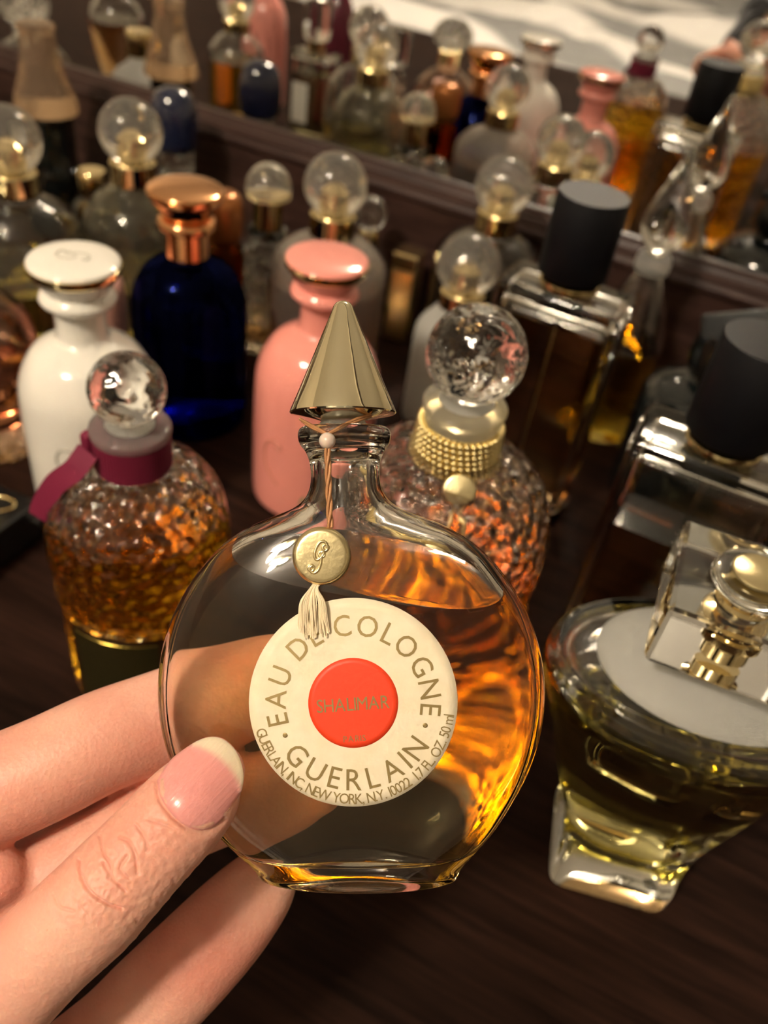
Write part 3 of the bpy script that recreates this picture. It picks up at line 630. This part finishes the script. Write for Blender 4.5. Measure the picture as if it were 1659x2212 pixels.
# ------------------------------------------------------------------ the held bottle
D0 = .165; S = D0/FPX
AX = Vector(RT), Vector(UP), Vector(-FWD)         # right, up, towards the viewer, in the bottle's own upright frame
def LP(px, py, w=0):       # point at offsets (px,py) on the bottle plane, w px towards the viewer; local to the bottle root
    return Vector(((px-760)*S, (1490-py)*S, w*S))
O_ = atd(760, 1490, D0)
Mroot = Matrix(((AX[0].x, AX[1].x, AX[2].x, O_[0]), (AX[0].y, AX[1].y, AX[2].y, O_[1]), (AX[0].z, AX[1].z, AX[2].z, O_[2]), (0, 0, 0, 1)))
hb = thing('held_bottle', 'round flask of amber cologne with gold cone cap and cream label, held in the hand', 'perfume bottle')
hb.matrix_world = Mroot
OUT = [(1894, 775, 200, 66, 2), (1895, 775, 211, 80, 2), (1888, 774, 217, 86, 2), (1870, 772, 226, 90, 2.1), (1838, 769, 256, 95, 2.3), (1790, 766, 299, 99, 2.6), (1730, 763, 340, 105, 2.7), (1660, 761, 379, 109, 2.8), (1580, 760, 405, 112, 2.8), (1490, 760, 415, 113, 2.8), (1400, 759, 405, 112, 2.8), (1320, 758, 378, 109, 2.8), (1250, 757, 338, 105, 2.7), (1190, 756, 287, 100, 2.6), (1155, 754, 243, 96, 2.5), (1130, 752, 196, 92, 2.4), (1113, 750, 152, 89, 2.2), (1098, 749, 116, 86, 2.1), (1080, 748, 92, 82, 2), (1058, 747, 79, 77, 2), (1030, 746, 74, 74, 2), (1000, 745, 76, 76, 2), (978, 745, 84, 84, 2), (960, 744, 96, 96, 2), (944, 744, 100, 100, 2), (930, 744, 98, 98, 2), (923, 744, 90, 90, 2)]
INN = [(1850, 772, 120, 34, 2.2), (1846, 772, 170, 48, 2.3), (1830, 770, 222, 62, 2.4), (1790, 767, 268, 76, 2.6), (1730, 763, 312, 86, 2.7), (1660, 761, 350, 92, 2.8), (1580, 760, 375, 95, 2.8), (1490, 760, 384, 96, 2.8), (1400, 759, 374, 95, 2.8), (1320, 758, 347, 92, 2.8), (1250, 757, 304, 87, 2.7), (1200, 756, 262, 82, 2.6), (1165, 754, 214, 76, 2.5), (1142, 752, 160, 70, 2.3), (1124, 750, 112, 64, 2.1), (1104, 749, 76, 58, 2), (1080, 748, 60, 54, 2), (1050, 747, 53, 51, 2), (1000, 745, 52, 52, 2), (975, 745, 52, 52, 2)]
def ring(y, cx, w, d, n, N_=96):
    out = []
    for i in range(N_):
        a = 2*PI*i/N_; c, s = math.cos(a), math.sin(a)
        out.append(LP(cx+w*math.copysign(abs(c)**(2/n), c), y, -d*math.copysign(abs(s)**(2/n), s)))
    return out
outer = loft_bm([ring(*k) for k in interp_rings(OUT, 5)])
cav = loft_bm([ring(*k) for k in interp_rings(INN, 5)])
Pl = CAM + (FWD + RT*(800-W/2)/FPX + UP*(H/2-1300)/FPX)*(D0-94*S)
inv = Mroot.inverted(); co = inv @ Vector(Pl); no = inv.to_3x3() @ Vector((0, 0, 1))
M['heldglass'] = glass('clear flask glass', (.99, .985, .97), 1.5)
fill_bottle(hb, outer, cav, co, no, M['heldglass'], 'held', 60)
oy = np.array([k[0] for k in interp_rings(OUT, 5)])[::-1]; oc = np.array([k[1] for k in interp_rings(OUT, 5)])[::-1]; ow = np.array([k[2] for k in interp_rings(OUT, 5)])[::-1]; od = np.array([k[3] for k in interp_rings(OUT, 5)])[::-1]; on = np.array([k[4] for k in interp_rings(OUT, 5)])[::-1]
def front(px, py):
    w = np.interp(py, oy, ow); d = np.interp(py, oy, od); n = np.interp(py, oy, on); c = np.interp(py, oy, oc)
    q = min(abs(px-c)/w, .999); return d*(1-q**n)**(1/n)
# label, drawn in flask-plane units a bit smaller than in the picture since it stands nearer to the lens
KL = (D0-113*S)/D0
def toplane(px, py, w):   # picture position -> flask-plane position for a point w px in front of the plane
    k = (D0-w*S)/D0; return (W/2+(px-W/2)*k, H/2+(py-H/2)*k)
LCx, LCy = toplane(763, 1518, 113); LR = 226*KL
def label_disc(R, off, name, mat, parent, cx=LCx, cy=LCy, rings=10, seg=96, th=1.6):
    bm = bmesh.new(); rows = [[bm.verts.new(LP(cx, cy, front(cx, cy)+off))]]
    for k in range(1, rings+1):
        r = R*k/rings
        rows.append([bm.verts.new(LP(cx+r*math.cos(2*PI*i/seg), cy-r*math.sin(2*PI*i/seg), front(cx+r*math.cos(2*PI*i/seg), cy-r*math.sin(2*PI*i/seg))+off)) for i in range(seg)])
    rows.append([bm.verts.new(v.co-Vector((0, 0, th*S))) for v in rows[-1]])
    for i in range(seg): bm.faces.new((rows[0][0], rows[1][i], rows[1][(i+1) % seg]))
    for a, b in zip(rows[1:], rows[2:]):
        for i in range(seg): bm.faces.new((a[i], b[i], b[(i+1) % seg], a[(i+1) % seg]))
    return ob(name, bm, mat, parent)
lab = label_disc(LR, 2.2, 'label', M['paper'], hb)
red = label_disc(97*KL, 2.9, 'red_disc', M['red'], lab, rings=8)
def put_text(bm_all, s, size, place, wid=1.0, th=.9):
    bm = text_bm(s, size)
    bmesh.ops.triangulate(bm, faces=bm.faces[:])
    new = []
    for v in bm.verts:
        x, y = place(v.co.x*wid, v.co.y); v.co = LP(x, y, front(x, y)+th)
    me = bpy.data.meshes.new('t'); bm.to_mesh(me); bm.free(); bm_all.from_mesh(me); bpy.data.meshes.remove(me)
def adv(s, size):
    if s == ' ': return size*.30
    bm = text_bm(s, size); xs = [v.co.x for v in bm.verts]; bm.free(); return max(xs)-min(xs)+size*.10
def arc_text(bm_all, s, size, R, a0, a1, up=True, wid=1.0, th=3.2):
    """letters along a circle about the label centre from angle a0 to a1 (degrees, counter-clockwise from the right)"""
    ws = [adv(c, size)*wid for c in s]; tot = sum(ws); x = 0
    for c, w_ in zip(s, ws):
        f = (x+w_/2)/tot; a = math.radians(a0+(a1-a0)*f); x += w_
        if c == ' ': continue
        def place(u, v, a=a):
            if up: r = R+v; t = (math.cos(a)*r + math.sin(a)*u, math.sin(a)*r - math.cos(a)*u)
            else: r = R-v; t = (math.cos(a)*r - math.sin(a)*u, math.sin(a)*r + math.cos(a)*u)
            return LCx+t[0], LCy-t[1]
        put_text(bm_all, c, size, place, wid, th)
tb = bmesh.new()
arc_text(tb, 'EAU DE COLOGNE', 66*KL, 145*KL, 199, -11, True, .92)
arc_text(tb, 'GUERLAIN', 68*KL, 190*KL, 214, 333, False, .92)
ob('gold_lettering', tb, M['goldink'], lab, False)
tb = bmesh.new()
arc_text(tb, 'GUERLAIN, INC, NEW YORK, N.Y. 10022  1.7 FL. OZ. 50 ml', 33*KL, 220*KL, 196, 353, False, .85)
ob('address_lettering', tb, M['goldink'], lab, False)
for a in (205.5, -17.5):
    x, y = LCx+163*KL*math.cos(math.radians(a)), LCy-163*KL*math.sin(math.radians(a)); label_disc(5, 3.2, 'gold_dot', M['goldink'], lab, x, y, 2, 16)
tb = bmesh.new(); rot = math.radians(4)
def line(bm_all, s, size, cx, cy, wid, rot, track=1.0):
    ws = [adv(c, size)*wid*track for c in s]; x = -sum(ws)/2
    for c, w_ in zip(s, ws):
        xc = x+w_/2; x += w_
        put_text(bm_all, c, size, lambda u, v, xc=xc: (cx+(xc+u)*math.cos(rot)-v*math.sin(rot), cy-((xc+u)*math.sin(rot)+v*math.cos(rot))), wid, 3.9)
cx, cy = toplane(763, 1534, 113); line(tb, 'SHALIMAR', 41*KL, cx, cy, .86, rot, .94)
cx, cy = toplane(766, 1601, 113); line(tb, 'PARIS', 19*KL, cx, cy, .9, rot, 1.15)
ob('red_disc_lettering', tb, M['goldink'], red, False)
# stopper: cone cap, underside, ground plug
CX = 741
cone = [(1.5, 650.5), (9, 651.5), (16, 655), (21, 662), (24, 671), (45, 722), (70, 783), (95, 843), (113, 885), (115, 891), (113, 894)]
def lathe_v(name, prof, mat, parent, cx=CX, seg=64, sharp=30, tilt=0, wz=0):
    """profile (r, y) in flask units, top first"""
    rows = []
    for r, y in prof: rows.append([LP(cx+r*math.cos(2*PI*i/seg), y, wz-r*math.sin(2*PI*i/seg)) for i in range(seg)])
    rows = rows[::-1]; bm = loft_bm(rows); bmesh.ops.recalc_face_normals(bm, faces=bm.faces[:])
    if tilt: bmesh.ops.rotate(bm, verts=bm.verts[:], cent=LP(cx, 900), matrix=Matrix.Rotation(tilt, 3, 'Z'))
    return ob(name, bm, mat, parent, True, sharp)
cc = lathe_v('cone_cap', cone+[(106, 895), (70, 903), (48, 909)], M['conegold'], hb, sharp=35)
lathe_v('glass_plug', [(46, 908), (50, 914), (52, 921), (50, 923)], M['ground'], hb)
# thread, bead, seal, tassel
def strand(pts, r, mat, name, parent, bm=None, seg=6):
    P = spline3([LP(*toplane(x, y, w), w) for x, y, w in pts], 6)
    if bm is not None: return tube_bm(P, r*S, seg, bm)
    return ob(name, tube_bm(P, r*S, seg), mat, parent)
bm = bmesh.new()
for k in (0, 1):      # two strands tied round the plug and twisted down to the seal
    strand([(648+k*4, 905+k*4, 40), (672, 918+k*5, 72), (694, 930+k*3, 100), (706, 938, 108)], 3.2, None, '', None, bm)
    strand([(806-k*5, 893+k*6, 40), (770, 905+k*5, 72), (735, 922+k*4, 95), (708, 938, 108)], 3.2, None, '', None, bm)
for k in range(3):
    pts = []
    for i in range(22):
        t = i/21; a = t*9+k*2.09; pts.append((707+6*t+4.2*math.cos(a), 965+175*t, 112-t*2+4.2*math.sin(a)))
    strand(pts, 3.4, None, '', None, bm)
th = ob('twisted_thread', bm, M['thread'], hb)
bm = bmesh.new(); bmesh.ops.create_uvsphere(bm, u_segments=24, v_segments=16, radius=17*S); bmesh.ops.translate(bm, verts=bm.verts[:], vec=LP(*toplane(707, 952, 112), 112)); ob('pearl_bead', bm, M['pearl'], th)
q = toplane(694, 1201, 126); SR = 63*(D0-126*S)/D0
bm = disc_bm(LP(q[0], q[1], 108), (0, 0, 1), SR*S, 26*S, 64, .02); seal = ob('gold_seal', bm, M['satin'], hb)
bm = bmesh.new()
for pl in (MONO, MONO2):
    pts = [LP(q[0]-4+(u-.42)*25+v*4, q[1]+2-v*33, 134.5) for u, v in spline_profile2(pl, 6)]; tube_bm(pts, 3.2*S, 8, bm)
for cxy in ((.86, .58), (.62, .18), (-.1, -.66)):
    tube_bm([LP(q[0]-4+(cxy[0]-.42)*25+cxy[1]*4+6*math.cos(t), q[1]+2-cxy[1]*33+6*math.sin(t), 134.5) for t in [2*PI*i/14 for i in range(14)]], 2.6*S, 6, bm, True)
ob('seal_monogram', bm, M['satin'], seal)
bm = bmesh.new()
for i in range(60):
    a = random.uniform(-1, 1); b_ = random.uniform(0, 1)
    x0 = 678+a*9; x1 = 676+a*27; x2 = 680+a*31; ln = random.uniform(88, 112)
    strand([(x0+10, 1258, 116), (x0, 1272, 119+b_*3), (x1, 1300, 122+b_*6), (x1+a*3+random.uniform(-3, 3), 1335, 121+b_*6), (x2+random.uniform(-5, 5), 1268+ln, 118+b_*4)], 1.3, None, '', None, bm, 5)
ob('silk_tassel', bm, M['silk'], seal)
# ------------------------------------------------------------------ the hand
def HP(px, py, w): return Vector(atd(px, py, D0-w*S))
def sweep(keys, bm, seg=28):
    """keys: px, py, w, radius (apparent px at the flask plane), flatten"""
    K = [np.array([*HP(k[0], k[1], k[2]), k[3]*S*(D0-k[2]*S)/D0, k[4] if len(k) > 4 else 1.0]) for k in keys]
    P = spline3(K, 7); rings = []; n = len(P)
    for i in range(n):
        t = P[min(i+1, n-1)][:3]-P[max(i-1, 0)][:3]; t = t/np.linalg.norm(t)
        a = np.cross(t, FWD); a = a/np.linalg.norm(a); b = np.cross(t, a)
        r, fl = P[i][3], P[i][4]
        rings.append([Vector(P[i][:3]+a*r*math.cos(2*PI*k/seg)+b*r*fl*math.sin(2*PI*k/seg)) for k in range(seg)])
    # round ends
    def capr(i, sgn):
        t = (P[1][:3]-P[0][:3]) if i == 0 else (P[-1][:3]-P[-2][:3]); t = t/np.linalg.norm(t)
        out = []; c = Vector(P[i][:3])
        for k in range(1, 5):
            f = k/5*PI/2; out.append([c+(v-c)*math.cos(f)+Vector(t)*sgn*P[i][3]*.9*math.sin(f) for v in rings[i]])
        return out
    allr = capr(0, -1)[::-1]+rings+capr(n-1, 1)
    R = [[bm.verts.new(p) for p in r] for r in allr]
    for a, b in zip(R, R[1:]):
        for i in range(seg): bm.faces.new((a[i], a[(i+1) % seg], b[(i+1) % seg], b[i]))
    bm.faces.new(R[0][::-1]); bm.faces.new(R[-1])
hbm = bmesh.new()
# thumb, tip first
sweep([(468, 1662, 148, 66, .80), (440, 1700, 166, 92, .80), (395, 1752, 182, 103, .84), (320, 1832, 196, 106, .92), (250, 1905, 206, 112, .98), (190, 1968, 204, 116, 1), (100, 2050, 196, 116, 1), (-20, 2165, 180, 128, 1), (-160, 2300, 140, 150, 1), (-330, 2440, 80, 170, 1)], hbm)
# index
sweep([(668, 1436, -196, 70, .9), (610, 1455, -214, 90, .95), (520, 1492, -222, 100, 1), (420, 1528, -216, 104, 1), (330, 1560, -186, 106, 1), (220, 1602, -140, 110, 1), (100, 1660, -100, 114, 1), (-30, 1718, -80, 118, 1), (-180, 1800, -80, 124, 1), (-330, 1900, -80, 130, 1)], hbm)
# middle
sweep([(690, 1668, -196, 66, .9), (640, 1680, -212, 86, .95), (560, 1702, -216, 96, 1), (460, 1730, -210, 100, 1), (340, 1780, -196, 104, 1), (200, 1850, -186, 108, 1), (40, 1940, -170, 112, 1), (-120, 2020, -150, 120, 1), (-330, 2080, -120, 130, 1)], hbm)
# ring finger, under the flask's base
sweep([(598, 1876, -186, 58, .9), (565, 1912, -190, 80, .95), (500, 1985, -190, 96, 1), (420, 2070, -184, 104, 1), (330, 2160, -176, 108, 1), (230, 2260, -160, 112, 1), (80, 2370, -130, 120, 1), (-120, 2420, -100, 130, 1)], hbm)
# curled little finger
sweep([(8, 1892, -70, 60, .95), (-20, 1900, -74, 72, 1), (-80, 1925, -80, 80, 1), (-170, 1990, -110, 88, 1), (-280, 2090, -160, 95, 1)], hbm)
# palm and wrist, out of the picture to the lower left
sweep([(-200, 1960, -40, 150, 1.1), (-330, 2110, 20, 250, .8), (-480, 2300, 110, 310, .7), (-680, 2520, 300, 320, .7), (-900, 2760, 520, 340, .75), (-1120, 3000, 700, 390, .85)], hbm, 36)
sweep([(60, 2420, -90, 120, 1), (-140, 2440, -40, 170, .9), (-340, 2460, 60, 200, .8), (-560, 2500, 180, 230, .8)], hbm, 30)
me = bpy.data.meshes.new('hand_raw'); hbm.to_mesh(me); hbm.free()
raw = bpy.data.objects.new('hand_raw', me); COL.objects.link(raw)
md = raw.modifiers.new('r', 'REMESH'); md.mode = 'VOXEL'; md.voxel_size = .00075; md.use_smooth_shade = True
ms = raw.modifiers.new('s', 'SMOOTH'); ms.factor = .5; ms.iterations = 14
dg = bpy.context.evaluated_depsgraph_get(); dg.update()
hme = bpy.data.meshes.new_from_object(raw.evaluated_get(dg)); bpy.data.objects.remove(raw)
hbm = bmesh.new(); hbm.from_mesh(hme); hbm.normal_update()
# creases: lines on the thumb knuckle and folds of the fingers (positions from the crop of the knuckle)
def C8(l): return [(x/2.514, y/2.514+1380) for x, y in l]
creases = [(C8([(425, 1195), (432, 1270), (470, 1355), (530, 1410), (600, 1450), (660, 1465)]), .34, 5), (C8([(560, 1215), (610, 1300), (680, 1370)]), .26, 4.5), (C8([(650, 1080), (700, 1105), (735, 1180), (745, 1270)]), .20, 5),
 (C8([(540, 1070), (560, 1165), (600, 1235), (590, 1300)]), .20, 4.5), (C8([(740, 1010), (790, 1090), (800, 1150)]), .14, 5), (C8([(290, 1385), (325, 1455), (400, 1480)]), .14, 5), (C8([(690, 1180), (650, 1250), (700, 1300)]), .14, 4.5), (C8([(480, 1380), (430, 1440), (470, 1500)]), .10, 4.5),
 (C8([(800, 980), (900, 1010), (960, 1040)]), .10, 5), (C8([(850, 760), (860, 860), (930, 960), (1040, 1040), (1130, 1045), (1215, 990)]), .30, 7)]
segs = []
for pl, dep, wd_ in creases:
    q = spline3([np.array(p) for p in pl], 4)
    for a, b in zip(q, q[1:]): segs.append((a, b, dep, wd_))
A_ = np.array([s[0] for s in segs]); B_ = np.array([s[1] for s in segs]); DD = np.array([s[2] for s in segs]); WW = np.array([s[3] for s in segs])
def pix(co):
    d = np.array(co)-CAM; z = d @ FWD; return z, W/2+FPX*(d @ RT)/z, H/2-FPX*(d @ UP)/z
def near(co, x0, x1, y0, y1):
    z, px, py = pix(co); return z < .160 and x0 < px < x1 and y0 < py < y1
for rep in range(2):
    ed = [e for e in hbm.edges if near(e.verts[0].co, 90, 400, 1690, 2010)]
    bmesh.ops.subdivide_edges(hbm, edges=ed, cuts=1, use_grid_fill=True, smooth=1.0 if rep == 0 else 0)
hbm.normal_update()
for v in hbm.verts:
    z, px, py = pix(v.co)
    if z > .160 or not (60 < px < 560 and 1600 < py < 2100) or v.normal.dot(Vector(-FWD)) < .1: continue
    p = np.array([px, py]); ab_ = B_-A_; t = np.clip(((p-A_)*ab_).sum(1)/(ab_*ab_).sum(1), 0, 1); ds = np.linalg.norm(A_+ab_*t[:, None]-p, axis=1)
    k = (DD*2.0*np.exp(-(ds/(WW*.75))**2)).max() - (DD*.2*np.exp(-((ds-WW*2.2)/(WW*1.2))**2)).max()
    kn = math.exp(-(((px-235)/110)**2+((py-1915)/95)**2))
    v.co -= v.normal*(k*.001)
    v.co += v.normal*(.00012*mnoise.noise(Vector((px*.06, py*.06, 0)))+kn*(.00012*mnoise.noise(Vector((px*.11+py*.05, py*.05-px*.02, 3)))))
m, nt, out = newmat('skin'); tc = N(nt, 'ShaderNodeTexCoord')
n1 = N(nt, 'ShaderNodeTexNoise', i_Scale=38.0, i_Detail=5); nt.links.new(tc.outputs['Object'], n1.inputs['Vector'])
r1 = N(nt, 'ShaderNodeValToRGB'); r1.color_ramp.elements[0].position = .3; r1.color_ramp.elements[0].color = (.72, .29, .21, 1); r1.color_ramp.elements[1].position = .7; r1.color_ramp.elements[1].color = (.82, .46, .34, 1)
nt.links.new(n1.outputs['Fac'], r1.inputs[0])
p = N(nt, 'ShaderNodeBsdfPrincipled'); p.inputs['Roughness'].default_value = .48; p.inputs['Specular IOR Level'].default_value = .42
p.inputs['Subsurface Weight'].default_value = .35; p.inputs['Subsurface Radius'].default_value = (.0028, .0012, .0007); p.inputs['Subsurface Scale'].default_value = 1
n2 = N(nt, 'ShaderNodeTexVoronoi', i_Scale=1300.0); nt.links.new(tc.outputs['Object'], n2.inputs['Vector'])
n3 = N(nt, 'ShaderNodeTexNoise', i_Scale=420.0, i_Detail=4); nt.links.new(tc.outputs['Object'], n3.inputs['Vector'])
b1 = N(nt, 'ShaderNodeBump', i_Strength=.25, i_Distance=.00025); nt.links.new(n2.outputs['Distance'], b1.inputs['Height'])
b2 = N(nt, 'ShaderNodeBump', i_Strength=.35, i_Distance=.0004); nt.links.new(n3.outputs['Fac'], b2.inputs['Height']); nt.links.new(b1.outputs[0], b2.inputs['Normal'])
nt.links.new(b2.outputs[0], p.inputs['Normal']); nt.links.new(r1.outputs[0], p.inputs['Base Color']); nt.links.new(p.outputs[0], out.inputs[0]); M['skin'] = m
bvh = BVHTree.FromBMesh(hbm)
hand = ob('person', hbm, M['skin']); tag(hand, 'left hand of a person pinching the round flask between thumb and fingers', 'person')
# nail: a smooth plate fitted on the thumb, free edge beyond the tip
OUTL = C8([(852, 770), (868, 850), (905, 915), (965, 985), (1050, 1034), (1130, 1034), (1205, 985), (1262, 900), (1305, 840), (1322, 760), (1310, 680), (1275, 605), (1215, 550), (1150, 535), (1080, 552), (1000, 600), (920, 665)])
OUTL = [tuple(q) for q in spline3([np.array(p) for p in OUTL+[OUTL[0]]], 5)][:-1]
cN = np.mean(np.array(OUTL), axis=0)
def inside_pts():
    pts = [cN]; 
    for k in range(1, 15):
        for o in OUTL: pts.append(cN+(np.array(o)-cN)*k/14)
    return pts
fit = []
for p_ in inside_pts():
    d = FWD+RT*(p_[0]-W/2)/FPX+UP*(H/2-p_[1])/FPX
    h, nn, ii, dist = bvh.ray_cast(Vector(CAM), Vector(d))
    if h is not None:
        z = (np.array(h)-CAM) @ FWD
        if z < .158 and (p_[0]-cN[0])*.68-(p_[1]-cN[1])*.73 < 50: fit.append((p_[0]-cN[0], p_[1]-cN[1], z))
F = np.array(fit)/np.array([100, 100, 1])
def basis(x, y): return np.stack([np.ones_like(x), x, y, x*x, x*y, y*y], -1)
cf, *_ = np.linalg.lstsq(basis(F[:, 0], F[:, 1]), F[:, 2], rcond=None)
bm = bmesh.new(); fe = bm.verts.layers.float.new('freeedge'); ac = bm.verts.layers.float.new('across'); rows = []
def npt(p_, off):
    x, y = (p_[0]-cN[0])/100, (p_[1]-cN[1])/100; z = float(basis(np.array(x), np.array(y)) @ cf)-off
    return Vector(atd(p_[0], p_[1], z))
c0 = bm.verts.new(npt(cN, .00055)); n_ = len(OUTL)
for k in range(1, 15):
    row = []
    for o in OUTL:
        f = k/14; p_ = cN+(np.array(o)-cN)*f
        l = (p_[0]-cN[0])*.68-(p_[1]-cN[1])*.73
        v = bm.verts.new(npt(p_, .00045-.0003*f**6*(1 if l < 40 else -1)+.0006/(1+math.exp(-(l-40)/12)))); a = (p_[0]-cN[0])*.73+(p_[1]-cN[1])*.68
        v[ac] = a; v[fe] = 1/(1+math.exp(-(l-(62-(a/95)**2*30))/3.0)); row.append(v)
    rows.append(row)
for i in range(n_): bm.faces.new((c0, rows[0][(i+1) % n_], rows[0][i]))
for a, b in zip(rows, rows[1:]):
    for i in range(n_): bm.faces.new((a[i], a[(i+1) % n_], b[(i+1) % n_], b[i]))
bot = [bm.verts.new(v.co+Vector(FWD)*.0006) for v in rows[-1]]
for i in range(n_): bm.faces.new((rows[-1][i], rows[-1][(i+1) % n_], bot[(i+1) % n_], bot[i]))
bmesh.ops.recalc_face_normals(bm, faces=bm.faces[:])
m, nt, out = newmat('nail'); at_ = N(nt, 'ShaderNodeAttribute', attribute_name='freeedge'); mx = N(nt, 'ShaderNodeMix', data_type='RGBA')
mx.inputs[6].default_value = (.80, .33, .30, 1); mx.inputs[7].default_value = (.84, .70, .50, 1); nt.links.new(at_.outputs['Fac'], mx.inputs[0])
at2 = N(nt, 'ShaderNodeAttribute', attribute_name='across'); cx_ = N(nt, 'ShaderNodeCombineXYZ'); nt.links.new(at2.outputs['Fac'], cx_.inputs[0])
tn = N(nt, 'ShaderNodeTexNoise', i_Scale=.14, i_Detail=2); nt.links.new(cx_.outputs[0], tn.inputs['Vector'])
bb = N(nt, 'ShaderNodeBump', i_Strength=.35, i_Distance=.0003); nt.links.new(tn.outputs['Fac'], bb.inputs['Height'])
p = N(nt, 'ShaderNodeBsdfPrincipled'); p.inputs['Roughness'].default_value = .25; p.inputs['Coat Weight'].default_value = .2; p.inputs['Subsurface Weight'].default_value = .25; p.inputs['Subsurface Radius'].default_value = (.002, .001, .0006); p.inputs['Subsurface Scale'].default_value = 1
nt.links.new(mx.outputs[2], p.inputs['Base Color']); nt.links.new(bb.outputs[0], p.inputs['Normal']); nt.links.new(p.outputs[0], out.inputs[0])
ob('thumb_nail', bm, m, hand)
# sleeve
bm = bmesh.new(); sweep([(-900, 2760, 520, 380, .82), (-1060, 2930, 650, 430, .9), (-1300, 3200, 820, 560, .95), (-1700, 3600, 960, 760, 1)], bm, 40)
ob('knit_sleeve', bm, M['sleeve'], hand)
